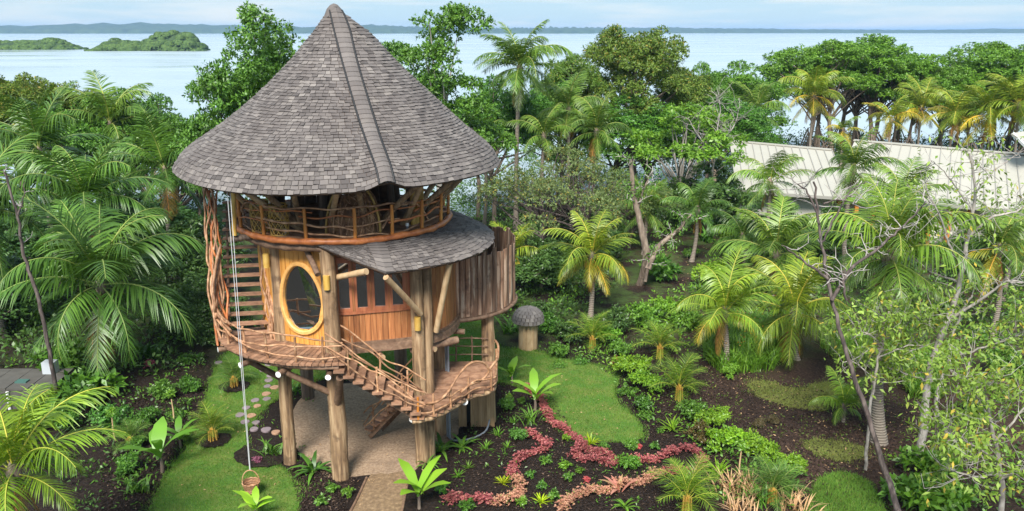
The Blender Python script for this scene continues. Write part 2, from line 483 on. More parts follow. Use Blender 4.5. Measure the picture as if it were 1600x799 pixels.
LAWN = [(232, 799), (258, 745), (288, 705), (292, 672), (318, 655), (325, 610), (345, 565), (372, 540), (420, 505), (500, 480), (600, 472), (700, 478), (740, 485),
        (762, 500), (778, 541), (830, 548), (890, 563), (940, 573), (968, 590), (960, 612), (968, 632), (990, 652), (1004, 672), (998, 688), (950, 692), (902, 690),
        (880, 672), (862, 645), (842, 622), (810, 606), (780, 598), (700, 600), (600, 590), (520, 592), (470, 600), (432, 625), (400, 655), (385, 690), (420, 722),
        (452, 738), (472, 768), (462, 800), (440, 840), (225, 840)]
o, lawn_poly = poly_sheet('lawn', LAWN, 0.02, M['lawn'])
tag(o, kind='structure')
tag(link('lawn_grass', blades('lawn_grass', lawn_poly, 800, 0.05, M['blade'], 3)), 'short mown green grass of the lawn around the treehouse', 'grass', kind='stuff')

def edge_tufts(poly, mat, seed, n_per_m=170, h=.075):
    P = np.array(poly + poly[:1]); seg = np.diff(P, axis=0); L = np.hypot(seg[:, 0], seg[:, 1]); acc = np.concatenate([[0], np.cumsum(L)]); rng = np.random.default_rng(seed)
    n = int(acc[-1] * n_per_m); s = rng.uniform(0, acc[-1], n); w_ = .10 + .07 * np.sin(s * 2.1) + .05 * np.sin(s * 5.3)
    x = np.interp(s, acc, P[:, 0]) + rng.normal(0, 1, n) * w_; y = np.interp(s, acc, P[:, 1]) + rng.normal(0, 1, n) * w_
    a = rng.uniform(0, 6.28, n); H = h * rng.uniform(.4, 1.3, n); w2 = .008 + .006 * rng.random(n); ln = rng.normal(0, .6, (n, 2)) * H[:, None]; V = np.zeros((n, 4, 3))
    dx, dy = np.cos(a) * w2, np.sin(a) * w2
    V[:, 0] = np.stack([x - dx, y - dy, np.zeros(n)], -1); V[:, 1] = np.stack([x + dx, y + dy, np.zeros(n)], -1)
    V[:, 2] = np.stack([x + dx * .3 + ln[:, 0], y + dy * .3 + ln[:, 1], H + .02], -1); V[:, 3] = np.stack([x - dx * .3 + ln[:, 0], y - dy * .3 + ln[:, 1], H + .02], -1)
    return npmesh('lawn_edge_grass', V.reshape(-1, 3), quads_(n), [mat])
def quads_(n): return np.arange(n * 4).reshape(-1, 4)
tag(link('lawn_edge_grass', edge_tufts(lawn_poly, M['blade'], 9)), 'ragged longer grass along the lawn edge', 'grass', kind='stuff')
def sand_mat():
    m, n, l, bs = newmat('gravelly_sand')
    ge = n.new('ShaderNodeNewGeometry'); pos = ge.outputs['Position']
    f = noise(n, l, 9, 7, pos, rough=0.8); f2 = noise(n, l, 1.1, 4, pos)
    c = ramp(n, l, f, [(0.3, (0.15, 0.095, 0.055)), (0.5, (0.30, 0.205, 0.13)), (0.7, (0.46, 0.345, 0.235))])
    c = mixc(n, l, maprange(n, l, f2, 0.5, 0.72, 0, 0.6), c, (0.155, 0.105, 0.07))
    l.new(c, bs.inputs['Base Color']); bs.inputs['Roughness'].default_value = 0.95
    bump(n, l, f, 0.9, 0.05, bs)
    return m
M['sand'] = sand_mat()
o, sand_poly = poly_sheet('sand_yard', [(452, 664), (466, 628), (510, 605), (590, 598), (680, 606), (724, 640), (718, 672), (692, 700), (662, 722), (640, 741), (575, 743), (520, 748), (480, 722), (458, 692)], 0.012, M['sand'])
tag(o, kind='structure')
m, n, l, bs = newmat('trodden_path')
pos = n.new('ShaderNodeNewGeometry').outputs['Position']
f = noise(n, l, 7, 6, pos, rough=0.7)
l.new(ramp(n, l, f, [(0.3, (0.10, 0.062, 0.032)), (0.55, (0.215, 0.140, 0.075)), (0.72, (0.34, 0.235, 0.13))]), bs.inputs['Base Color'])
bs.inputs['Roughness'].default_value = 0.95; bump(n, l, f, 0.7, 0.03, bs); M['path'] = m
o, path_poly = poly_sheet('path', [(536, 830), (552, 795), (574, 746), (606, 741), (640, 738), (632, 775), (624, 812), (618, 830)], 0.016, M['path'])
tag(o, kind='structure')
e = MB()
for pts in ([(541, 812), (556, 785), (573, 748)], [(641, 740), (634, 772), (626, 812)]):
    e.tube([Vector((p.x, p.y, 0.035)) for p in catmull([gp(*q) for q in pts], 5)], 0.045, 6)
tag(e.build('path_edging', M['brown'], smooth=True), kind='structure')

# moss mats on the bare soil
for i, pix in enumerate(([(1180, 616), (1206, 604), (1250, 608), (1290, 598), (1330, 606), (1318, 622), (1290, 642), (1262, 640), (1225, 634)],
                         [(1258, 698), (1268, 688), (1310, 690), (1348, 700), (1352, 714), (1318, 722), (1280, 712)],
                         [(1168, 606), (1180, 596), (1215, 600), (1196, 612)],
                         [(1262, 842), (1268, 770), (1300, 742), (1345, 748), (1372, 775), (1390, 842)])):
    o, pl = poly_sheet('moss_mat', pix, 0.02, M['moss'] if i < 3 else M['lawn'])
    tag(o, ['light green moss mat on bare soil below the strap leaf bed', 'light green moss mat beside the grey swollen palm trunk', 'small mossy patch at the end of the strap leaf bed', 'rough grass patch under the bare dead trunk'][i], 'moss' if i < 3 else 'grass', kind='stuff')
    me = blades('moss_tuft', pl, 1100 if i < 3 else 1300, 0.06 if i < 3 else 0.12, M['mossblade'] if i < 3 else M['blade'], 20 + i)
    link('moss_tuft' if i < 3 else 'grass_tuft', me, o)
    link('edge_tuft', edge_tufts(pl, M['mossblade'] if i < 3 else M['blade'], 40 + i, 130, .06), o)

# stepping stones
M['stone_a'] = plain('purple_paving', (0.20, 0.155, 0.165), 0.8, nscale=6, nvar=0.3)
M['stone_b'] = plain('orange_paving', (0.34, 0.195, 0.12), 0.8, nscale=6, nvar=0.3)
rs = random.Random(5)
STONES = [(412, 580, 0), (423, 589, 0), (420, 596, 0), (418, 605, 0), (429, 607, 1), (416, 617, 1), (417, 625, 0), (399, 627, 0), (402, 636, 1), (385, 639, 0), (393, 651, 1),
          (375, 650, 0), (383, 661, 0), (400, 662, 0), (397, 672, 0), (416, 673, 0), (431, 677, 1), (342, 568, 0), (391, 568, 1), (420, 571, 0)]
ns = [0, 0]
for i, (x, y, k) in enumerate(STONES):
    c = gp(x, y); b = MB(); nn = 14
    rr = rs.uniform(0.15, 0.19); ph = rs.random()
    rad = [rr * (1 + 0.06 * math.sin(3 * (2 * math.pi * j / nn) + ph * 6)) for j in range(nn)]
    lo = [(c.x + rad[j] * math.cos(2 * math.pi * j / nn), c.y + rad[j] * math.sin(2 * math.pi * j / nn), 0.0) for j in range(nn)]
    hi = [(p[0], p[1], 0.055) for p in lo]
    top = [(c.x + (p[0] - c.x) * 0.9, c.y + (p[1] - c.y) * 0.9, 0.07) for p in lo]
    b.add(lo + hi + top, [(j, (j + 1) % nn, nn + (j + 1) % nn, nn + j) for j in range(nn)] + [(nn + j, nn + (j + 1) % nn, 2 * nn + (j + 1) % nn, 2 * nn + j) for j in range(nn)] + [tuple(range(2 * nn, 3 * nn))])
    o = b.build('stepping_stone', M['stone_b' if k else 'stone_a'])
    ORD = 'first second third fourth fifth sixth seventh eighth ninth tenth eleventh twelfth thirteenth fourteenth fifteenth'.split()
    rank = sum(1 for (x2, y2, k2) in STONES if k2 == k and (y2, x2) > (y, x))
    tag(o, 'round %s stepping stone, %s of its colour from the near path end' % ('orange' if k else 'purple-grey', ORD[rank]), 'stepping stone', 'orange stepping stones' if k else 'purple-grey stepping stones')

# far coast, wooded islands
def wood_mat(name, a, b, sc):
    m, n, l, bs = newmat(name)
    pos = n.new('ShaderNodeNewGeometry').outputs['Position']
    f = noise(n, l, sc, 5, pos, rough=0.7)
    l.new(ramp(n, l, f, [(0.3, a), (0.7, b)]), bs.inputs['Base Color'])
    bs.inputs['Roughness'].default_value = 0.9; bs.inputs['Specular IOR Level'].default_value = 0.1
    return m
M['farwood'] = wood_mat('far_wood', (0.020, 0.040, 0.020), (0.060, 0.095, 0.035), 0.02)
M['isle'] = leafmat('mangrove_isle_leaf', (0.042, 0.085, 0.022), (0.105, 0.165, 0.040), 0.1, 0.7, 0.15)
def coast(name, x0, x1, y, prof, seed, label):
    rng = np.random.default_rng(seed)
    n = 500; xs = np.linspace(x0, x1, n); t = (xs - x0) / (x1 - x0)
    top = prof(t) + 5 * np.cumsum(rng.normal(0, 0.25, n)) * 0.06 + rng.normal(0, 2.2, n)
    top = np.maximum(top, 3)
    rows = []
    for dyy, k in ((0, 0.0), (25, 0.42), (180, 0.8), (500, 1.0), (1500, 0.3), (1700, 0.0)):
        rows.append(np.stack([xs, np.full(n, y + dyy) + 40 * np.sin(t * 23), -1 + top * k * (1 + 0.08 * rng.normal(0, 1, n) * (k > 0))], -1))
    V = np.concatenate(rows); i = (np.arange(len(rows) - 1)[:, None] * n + np.arange(n - 1)[None]).ravel()
    o = link(name, npmesh(name, V, np.stack([i, i + 1, i + n + 1, i + n], -1), [M['farwood']]))
    return tag(o, kind='structure')
coast('far_coast_hills', -4600, 500, 5200, lambda t: 38 + 22 * np.exp(-((t - 0.42) / 0.16) ** 2) + 30 * np.exp(-((t - 0.72) / 0.05) ** 2) * 0.5, 1, '')
coast('far_coast_shore', -200, 5600, 6000, lambda t: 30 + 8 * np.sin(t * 9) - 18 * sstep(0.8, 1.0, t), 2, '')

def isle(name, px0, px1, pyb, prof, label, seed):
    a, b = gp(px0, pyb, -0.45), gp(px1, pyb, -0.45)
    rng = np.random.default_rng(seed); L = b.x - a.x
    blobs = []
    n = 170
    for i in range(n):
        t = rng.random(); v = rng.random()
        h = prof(t) * (1 - 0.85 * (2 * v - 1) ** 2) * rng.uniform(0.8, 1.08)
        blobs.append((a.x + L * t, a.y + v * L * 0.28, h, 2.2 + 1.6 * rng.random()))
    V = []; Fq = []
    pts = []; nr = []
    for (x, y, h, r) in blobs:
        k = 340
        d = rng.normal(0, 1, (k, 3)); d /= np.linalg.norm(d, axis=1)[:, None]
        d[:, 2] = np.abs(d[:, 2])
        # clump top and a skirt of leaves reaching the water
        p = np.stack([x + d[:, 0] * r * 1.5, y + d[:, 1] * r * 1.5, np.maximum(h - r + d[:, 2] * r, 0)], -1)
        sk = rng.random(k) < 0.35
        p[sk, 2] = rng.uniform(-0.4, 1, sk.sum()) * np.maximum(h - r * 0.5, 0.5)
        pts.append(p); nr.append(d)
    P = np.concatenate(pts); N = np.concatenate(nr)
    s = rng.uniform(0.5, 1.1, len(P))
    u = np.cross(N, rng.normal(0, 1, N.shape)); u /= np.linalg.norm(u, axis=1)[:, None]
    w2 = np.cross(N, u)
    V = np.stack([P - u * s[:, None], P - w2 * s[:, None] * .7, P + u * s[:, None], P + w2 * s[:, None] * .7], 1).reshape(-1, 3)
    V[:, 2] = np.maximum(V[:, 2], -0.45)
    o = link(name, npmesh(name, V, np.arange(len(V)).reshape(-1, 4), [M['isle']]))
    # solid heart so that no sea shows through the mass
    ts = np.linspace(0, 1, 40); rows = []
    for v in np.linspace(0, 1, 9):
        rows.append(np.stack([a.x + L * ts, np.full(40, a.y + v * L * 0.28), -0.6 + np.array([prof(t) for t in ts]) * 0.86 * (1 - (2 * v - 1) ** 2) ** 0.7], -1))
    Vh = np.concatenate(rows); i = (np.arange(8)[:, None] * 40 + np.arange(39)[None]).ravel()
    link('island_ground', npmesh('island_ground', Vh, np.stack([i, i + 1, i + 41, i + 40], -1), [M['farwood']], smooth=True), o)
    return tag(o, label, 'island', kind='stuff')
isle('mangrove_island', 138, 310, 80, lambda t: 15.5 * math.exp(-((t - 0.70) / 0.20) ** 4) * 0.5 + 7.5 * min(1, t * 6) * min(1, (1 - t) * 9) ** 0.5 + 1.5 * math.sin(t * 9), 'dark green domed mangrove island out on the water', 3)
isle('mangrove_island', -90, 108, 78, lambda t: 7.0 * min(1, (1 - t) * 6) ** 0.6 + 2.4 * math.exp(-((t - 0.8) / 0.1) ** 2), 'low flat mangrove island beside the domed island', 4)
# ------------------------------------------------------------------ the treehouse
AX, AY = -5.85, 28.5
rh = random.Random(11)
def C(az, r, z):
    a = R(az); return Vector((AX + r * math.cos(a), AY + r * math.sin(a), z))
house = empty('treehouse', (AX, AY, 0))
tag(house, 'round wooden treehouse on log legs under a tall cone of grey shingles', 'treehouse')
INV = Matrix.Translation((-AX, -AY, 0))
def hp(mb, name, mats, parent=None, smooth=False):
    """a part of the treehouse, built in world places, carried by the house"""
    o = mb.build(name, mats, None, smooth)
    p = parent if parent is not None else house
    o.parent = p
    if p is house: o.matrix_parent_inverse = INV
    return o
def hempty(name, parent=None):
    o = empty(name, (0, 0, 0)); o.parent = house; o.matrix_parent_inverse = INV
    return o
def wavy(pts, r, amp, seed, k=7, n=7, mi=0, taper=0.2, mb=None):
    """a natural branch along a line of points"""
    q = random.Random(seed); P = catmull(pts, k); N = len(P)
    f1, f2 = q.uniform(0.5, 0.9), q.uniform(1.1, 1.9); p1, p2, p3 = [q.uniform(0, 6.3) for _ in range(3)]
    out = []; acc = 0
    for i, p in enumerate(P):
        if i: acc += (P[i] - P[i - 1]).length
        e = min(1, 3 * i / N, 3 * (N - 1 - i) / N)
        dz = amp * e * (math.sin(acc * f1 * 3 + p1) * 0.65 + math.sin(acc * f2 * 4 + p2) * 0.35)
        dh = amp * 0.6 * e * math.sin(acc * f2 * 3.3 + p3)
        out.append(p + Vector((dh * 0.6, dh * 0.6, dz)))
    rad = [r * (1 + 0.14 * math.sin(i * 1.7 + p1)) * (1 - taper * i / N) for i in range(N)]
    mb = mb or MB()
    mb.tube(out, rad, n, mi=mi)
    return mb
def log(p0, p1, r0, r1, seed=0, n=14, k=9, amp=0.02, mi=0, capmi=None):
    q = random.Random(seed); p0, p1 = Vector(p0), Vector(p1); mb = MB(); pts = []; rr = []
    for i in range(k):
        t = i / (k - 1)
        pts.append(p0.lerp(p1, t) + Vector((q.uniform(-amp, amp), q.uniform(-amp, amp), 0)) * (0 < i < k - 1))
        rr.append((r0 + (r1 - r0) * t) * q.uniform(0.95, 1.05))
    mb.tube(pts, rr, n, mi=mi, capmi=capmi)
    return mb

# ---- log legs
LEGS = [((-7.72, 26.1), (-7.66, 26.15), 8.05, 0.235, 0.20, 'post'), ((-5.74, 25.05), (-5.78, 25.1), 8.05, 0.30, 0.23, 'post'), ((-3.1, 26.05), (-3.14, 26.1), 7.6, 0.25, 0.21, 'post'),
        ((-2.86, 26.2), (-2.82, 26.3), 7.5, 0.20, 0.17, 'post'),
        ((-0.86, 29.3), (-0.9, 29.3), 4.5, 0.27, 0.24, 'post'), ((-8.35, 31.4), (-8.3, 31.2), 8.05, 0.27, 0.22, 'postdark'), ((-2.7, 28.3), (-2.65, 28.4), 4.45, 0.26, 0.24, 'post'),
        ((-1.0, 32.6), (-1.0, 32.6), 4.5, 0.25, 0.24, 'postdark'), ((-4.6, 32.2), (-4.6, 32.0), 8.0, 0.27, 0.22, 'postdark')]
for i, (b, t, zt, r0, r1, mm) in enumerate(LEGS):
    hp(log((b[0], b[1], -0.25), (t[0], t[1], zt), r0, r1, i + 3), 'leg', [M[mm]], smooth=True)
# ---- floor of the room and its beams
fl = MB(); N = 72
RIM = [2.95 + 0.0] * N
def rw(az):
    az = (az + 180) % 360 - 180
    return 3.0 + 0.85 * float(sstep(-72, -18, az)) * (1 - float(sstep(20, 80, az)))
for k in range(N):
    pass
ring = [C(-180 + 360 * k / N, rw(-180 + 360 * k / N) + 0.13, 0) for k in range(N)]
vs = [(p.x, p.y, 4.30) for p in ring] + [(p.x, p.y, 4.56) for p in ring]
fl.add(vs, [(k, (k + 1) % N, N + (k + 1) % N, N + k) for k in range(N)] + [tuple(range(N, 2 * N)), tuple(reversed(range(N)))])
room = hp(fl, 'room_floor', [M['brown']])
for az in (-150, -128, -108, -88, -62, -35, -8):
    r1 = 4.66 if az < -85 else rw(az) + 0.35
    b = log(C(az, 0.8, 4.12), C(az, r1, 4.16), 0.12, 0.095, int(az) + 500, n=12, k=5, amp=0.01, capmi=1)
    hp(b, 'joist', [M['brown'], M['white'] if az < -85 else M['pole']], smooth=False)
# slanting struts from the legs to the walkway
for a, b_, r in ((Vector((-7.72, 26.1, 3.1)), C(-138, 4.2, 4.1), 0.11), (Vector((-5.74, 25.05, 3.0)), C(-108, 4.3, 4.1), 0.11), (Vector((-5.74, 25.05, 2.6)), Vector((-5.4, 24.2, 4.0)), 0.13),
                 (Vector((-3.1, 26.05, 1.6)), Vector((-2.6, 24.9, 2.45)), 0.11), (Vector((-2.7, 28.3, 1.1)), Vector((-1.0, 27.2, 2.4)), 0.10), (Vector((-2.7, 28.3, 1.0)), Vector((-2.9, 25.6, 2.45)), 0.10)):
    hp(log(a, b_, r, r * 0.9, 77, n=9, k=4, amp=0.01), 'brace', [M['brown']], smooth=True)

# ---- wall planks
OV_AZ, OV_Z, OV_A, OV_B = -109.0, 6.14, 0.70, 1.10
def oval_half(z):
    t = (z - OV_Z) / OV_B
    if abs(t) >= 1: return 0
    return OV_A * math.sqrt(1 - t * t) * (1 - 0.16 * t)
def oval_z(s):
    """bottom and top of the oval at sideways distance s, or None"""
    zs = [OV_Z - OV_B + 2 * OV_B * k / 60 for k in range(61)]
    ins = [z for z in zs if oval_half(z) > abs(s)]
    return (ins[0], ins[-1]) if ins else None
WINS = [(-81.3, 4.6), (-70.6, 4.6), (-60.3, 4.5), (-50.6, 4.3), (-41.4, 4.1)]
WZ0, WZ1 = 5.72, 7.46
wall_l = hempty('amber_wall'); wall_r = hempty('red_wall')
def plank(a0, a1, zb, zt, mat, parent, off=0.0):
    """zb/zt: (bottom at a0, bottom at a1), (top ...)"""
    g_ = 0.12
    a0 += g_; a1 -= g_
    m_ = MB(); vs = []
    for a, z0, z1 in ((a0, zb[0], zt[0]), (a1, zb[1], zt[1])):
        for rr in (rw(a) + off, rw(a) - 0.05):
            vs += [C(a, rr, z0), C(a, rr, z1)]
    # 0 out bottom a0,1 out top a0,2 in b,3 in t,4 out b a1,5 out t a1,6,7
    m_.add(vs, [(0, 4, 5, 1), (2, 3, 7, 6), (0, 1, 3, 2), (4, 6, 7, 5), (1, 5, 7, 3), (0, 2, 6, 4)])
    return hp(m_, 'plank', [M[mat]], parent)
az = -172.0
while az < -90.5:
    d = R(1) * 3.0; a1 = min(az + 3.5, -90)
    s0, s1 = R(az - OV_AZ) * 3, R(a1 - OV_AZ) * 3
    o0, o1 = oval_z(s0), oval_z(s1)
    off = rh.uniform(0, 0.012)
    if o0 is None and o1 is None:
        plank(az, a1, (4.56, 4.56), (8.06, 8.06), 'amber', wall_l, off)
    else:
        o0 = o0 or (OV_Z, OV_Z); o1 = o1 or (OV_Z, OV_Z)
        plank(az, a1, (4.56, 4.56), (o0[0], o1[0]), 'amber', wall_l, off)
        plank(az, a1, (o0[1], o1[1]), (8.06, 8.06), 'amber', wall_l, off)
    az = a1
az = -90.0
while az < 14:
    a1 = az + 3.4
    off = rh.uniform(0, 0.012)
    if az < -37.2 and a1 > -86:
        plank(az, a1, (4.56, 4.56), (WZ0 - 0.06,) * 2, 'red', wall_r, off)
        plank(az, a1, (WZ1 + 0.06,) * 2, (8.06,) * 2, 'red', wall_r, off)
    else:
        plank(az, a1, (4.56, 4.56), (8.06, 8.06), 'red', wall_r, off)
    az = a1
bw = MB()
for k in range(30):
    a0, a1 = 14 + 174 * k / 30, 14 + 174 * (k + 1) / 30
    bw.add([C(a0, rw(a0), 4.56), C(a1, rw(a1), 4.56), C(a1, rw(a1), 8.06), C(a0, rw(a0), 8.06)], [(0, 1, 2, 3)])
hp(bw, 'rear_wall', [M['brown']])
# oval window: honey ring + pane
def ov_pt(s, z, r): return C(OV_AZ + math.degrees(s / 3.0), r, z)
rg = MB(); K = 56; ringv = []
for k in range(K):
    t = 2 * math.pi * k / K
    z = OV_Z + OV_B * math.sin(t); s = OV_A * math.cos(t) * (1 - 0.16 * math.sin(t))
    for dr, grow in ((3.075, 0.0), (3.10, 0.03), (3.10, 0.115), (3.045, 0.145), (2.9, 0.13), (2.9, -0.0)):
        ringv.append(ov_pt(s + grow * math.cos(t), z + grow * math.sin(t), dr))
rg.add(ringv, [(k * 6 + j, ((k + 1) % K) * 6 + j, ((k + 1) % K) * 6 + (j + 1) % 6, k * 6 + (j + 1) % 6) for k in range(K) for j in range(6)])
ovw = hp(rg, 'oval_window', [M['oval']], smooth=False)
pg = MB(); pv = []
for k in range(K):
    t = 2 * math.pi * k / K
    pv.append(ov_pt(OV_A * 1.01 * math.cos(t) * (1 - 0.16 * math.sin(t)), OV_Z + OV_B * 1.01 * math.sin(t), 2.98))
pg.add(pv, [tuple(range(K))])
hp(pg, 'pane', [M['glass']], ovw)
# casement windows
def frame_rect(mb, az, hw, z0, z1, b, out, inn, mi=0):
    for (aa, ab, za, zb_) in ((az - hw, az - hw + b, z0, z1), (az + hw - b, az + hw, z0, z1), (az - hw + b, az + hw - b, z0, z0 + 0.11), (az - hw + b, az + hw - b, z1 - 0.10, z1)):
        vs = []
        for a in (aa, ab):
            for rr in (rw(a) + out, rw(a) - inn): vs += [C(a, rr, za), C(a, rr, zb_)]
        mb.add(vs, [(0, 4, 5, 1), (2, 3, 7, 6), (0, 1, 3, 2), (4, 6, 7, 5), (1, 5, 7, 3), (0, 2, 6, 4)], mi)
for a, hw in WINS:
    fm = MB(); frame_rect(fm, a, hw, WZ0, WZ1, 1.5, 0.05, 0.05)
    wo = hp(fm, 'window', [M['redframe']])
    p_ = MB(); p_.add([C(a - hw + 1.3, rw(a - hw) - 0.01, WZ0 + .1), C(a + hw - 1.3, rw(a + hw) - 0.01, WZ0 + .1), C(a + hw - 1.3, rw(a + hw) - 0.01, WZ1 - .09), C(a - hw + 1.3, rw(a - hw) - 0.01, WZ1 - .09)], [(0, 1, 2, 3)])
    hp(p_, 'pane', [M['glass']], wo)
# posts between windows, sill and head bands
def band(az0, az1, z0, z1, out, inn, mat, name, parent=None, step=3.0):
    b_ = MB(); n_ = max(2, int((az1 - az0) / step)); vs = []
    for k in range(n_ + 1):
        a = az0 + (az1 - az0) * k / n_; r_ = rw(a)
        vs += [C(a, r_ + out, z0), C(a, r_ + out, z1), C(a, r_ - inn, z1), C(a, r_ - inn, z0)]
    b_.add(vs, [(4 * k + j, 4 * k + 4 + j, 4 * k + 4 + (j + 1) % 4, 4 * k + (j + 1) % 4) for k in range(n_) for j in range(4)] + [(0, 1, 2, 3), tuple(reversed(range(4 * n_, 4 * n_ + 4)))])
    return hp(b_, name, [M[mat]], parent)
band(-88, -36, WZ0 - 0.09, WZ0 - 0.004, 0.065, 0.03, 'redframe', 'window_sill')
band(-88, -36, WZ1 + 0.004, WZ1 + 0.085, 0.06, 0.03, 'redframe', 'window_head')
for a in (-86.7, -76, -65.5, -55.4, -46, -37):
    band(a - 0.62, a + 0.62, WZ0, WZ1, 0.03, 0.05, 'red', 'mullion')
band(-89, 10, 4.50, 4.66, 0.10, 0.0, 'brown', 'floor_trim')
# bamboo sleeves on the legs (seen on three of them)
for x, y, z in ((-5.78, 24.83, 6.95), (-3.1, 25.8, 5.25), (-7.95, 25.95, 7.35)):
    hp(log((x, y, z - .25), (x, y, z + .2), 0.11, 0.11, 9, n=10, k=4, amp=0), 'bamboo_sleeve', [M['bamboo']], smooth=True)

# ---- upper balcony
balc = hempty('balcony')
UR, UZ = 3.62, 8.28
dk = MB(); N = 64
rr = [UR + 0.04 * math.sin(3 * 2 * math.pi * k / N) for k in range(N)]
lo = [C(360 * k / N, rr[k] - 0.03, UZ - 0.20) for k in range(N)]; hi = [C(360 * k / N, rr[k] - 0.03, UZ - 0.02) for k in range(N)]
dk.add(lo + hi, [(k, (k + 1) % N, N + (k + 1) % N, N + k) for k in range(N)] + [tuple(range(N, 2 * N)), tuple(reversed(range(N)))])
hp(dk, 'deck', [M['brown']], balc)
for k in range(30):                                     # floor boards across the balcony
    y = -3.5 + 7.0 * (k + 0.5) / 30
    if abs(y) > 3.45: continue
    hw = math.sqrt(max(0.02, 3.5 ** 2 - y * y))
    b_ = MB(); b_.box((AX, AY + y, UZ - 0.005 + rh.uniform(0, .006)), (2 * hw, 0.222, 0.04)); hp(b_, 'floor_board', [M['tread']], balc)
edge = [C(-200 + 360 * k / 60, UR + 0.03, UZ - 0.06) for k in range(61)]
hp(wavy(edge, 0.105, 0.02, 5, k=2, n=8, taper=0.0), 'rim_log', [M['branchred']], balc, True)
# under-deck edge beam
hp(wavy([C(-175 + 120 * k / 20, UR - 0.15, UZ - 0.3) for k in range(21)], 0.13, 0.02, 6, k=2, n=8, taper=0), 'rim_beam', [M['brown']], balc, True)
BA = [-172, -147, -123, -98, -74, -55, -36, -17, 2, 22, 50, 80, 110, 140]
for a in BA:
    hp(log(C(a, UR - 0.02, UZ - .05), C(a, UR + 0.02, UZ + 0.98), 0.058, 0.052, int(a) + 300, n=9, k=4, amp=0.006), 'baluster', [M['orange']], balc, True)
rq = random.Random(8)
for lev, zz in enumerate((0.15, 0.46, 0.74, 0.95)):
    i = 0
    while i < len(BA) - 1:
        j = min(len(BA) - 1, i + rq.choice((1, 2, 2, 3)))
        pts = []
        st, en = BA[i] - rq.uniform(0, 5), BA[j] + rq.uniform(0, 5)
        nn = 4 + int((en - st) / 14)
        sl = rq.uniform(-.14, .14) if lev != 3 else rq.uniform(-.04, .04)
        for k in range(nn):
            t = k / (nn - 1)
            pts.append(C(st + (en - st) * t, UR - 0.09 + (0.08 if lev % 2 else 0), UZ + zz + sl * (2 * t - 1) + rq.uniform(-.06, .06)))
        hp(wavy(pts, rq.uniform(0.026, 0.042), 0.04, rq.random(), k=5), 'rail', [M['branchred' if rq.random() < .6 else 'branch']], balc, True)
        i = j
for (a0, a1) in ((-170, -140), (-150, -118), (-60, -30)):            # arched branches woven into the rail
    pts = [C(a0 + (a1 - a0) * t, UR - 0.05, UZ + 0.25 + 0.72 * math.sin(math.pi * t) ** 0.8) for t in (0, .2, .4, .6, .8, 1)]
    hp(wavy(pts, 0.036, 0.01, a0, k=5), 'arched_rail', [M['branch']], balc, True)
# inner struts that carry the roof
for i, (a, r0, a2, r2) in enumerate(((-112, 2.5, -128, 4.6), (-112, 2.5, -100, 4.2), (-112, 2.4, -116, 4.4), (-92, 2.2, -80, 4.6), (-62, 2.6, -74, 4.4), (-58, 2.6, -48, 4.8), (-35, 2.7, -44, 4.5), (-35, 2.7, -24, 4.8),
                                     (-150, 2.7, -160, 4.7), (-150, 2.7, -138, 4.5), (-5, 2.8, 4, 4.8), (-5, 2.8, -14, 4.4), (30, 2.8, 36, 4.6), (70, 2.8, 78, 4.6), (110, 2.8, 104, 4.6), (150, 2.8, 158, 4.6))):
    hp(log(C(a, r0, UZ), C(a2, r2, 10.25), 0.105, 0.085, i + 40, n=9, k=5, amp=0.02), 'roof_strut', [M['pole' if i % 3 == 0 else 'post']], balc, True)
for i, a in enumerate((-140, -100, -75, -20, 20, 75, 120, 170)):
    hp(log(C(a, 1.9, UZ), C(a, 1.6, 12.6), 0.13, 0.10, i + 90, n=9, k=5), 'inner_post', [M['postdark']], balc, True)
core = MB()                                         # the dark plank lining of the sleeping nook behind the rail
for k in range(18):
    a = 20 + 200 * k / 18
    b_ = MB()
    b_.board(C(a, 2.5, UZ), C(a, 2.3, 10.7), 0.46, 0.03, up=C(a, 1, 0) - C(a, 0, 0)); 
    if k % 5 != 2: hp(b_, 'nook_board', [M['brown']], balc)
# bamboo screens low on the right of the balcony
for i, a in enumerate((-31, -27.5, -24, -20.5)):
    hp(log(C(a, 3.0, UZ), C(a, 3.0, UZ + 1.15), 0.085, 0.085, i, n=9, k=4, amp=0), 'bamboo_screen_pole', [M['bamboo']], balc, True)
for i, a in enumerate((-66, -64.2, -62.4)):
    hp(log(C(a, 3.1, UZ), C(a, 3.1, UZ + 0.95 + 0.1 * i), 0.05, 0.05, i, n=8, k=4, amp=0), 'bamboo_screen_pole', [M['bamboo']], balc, True)

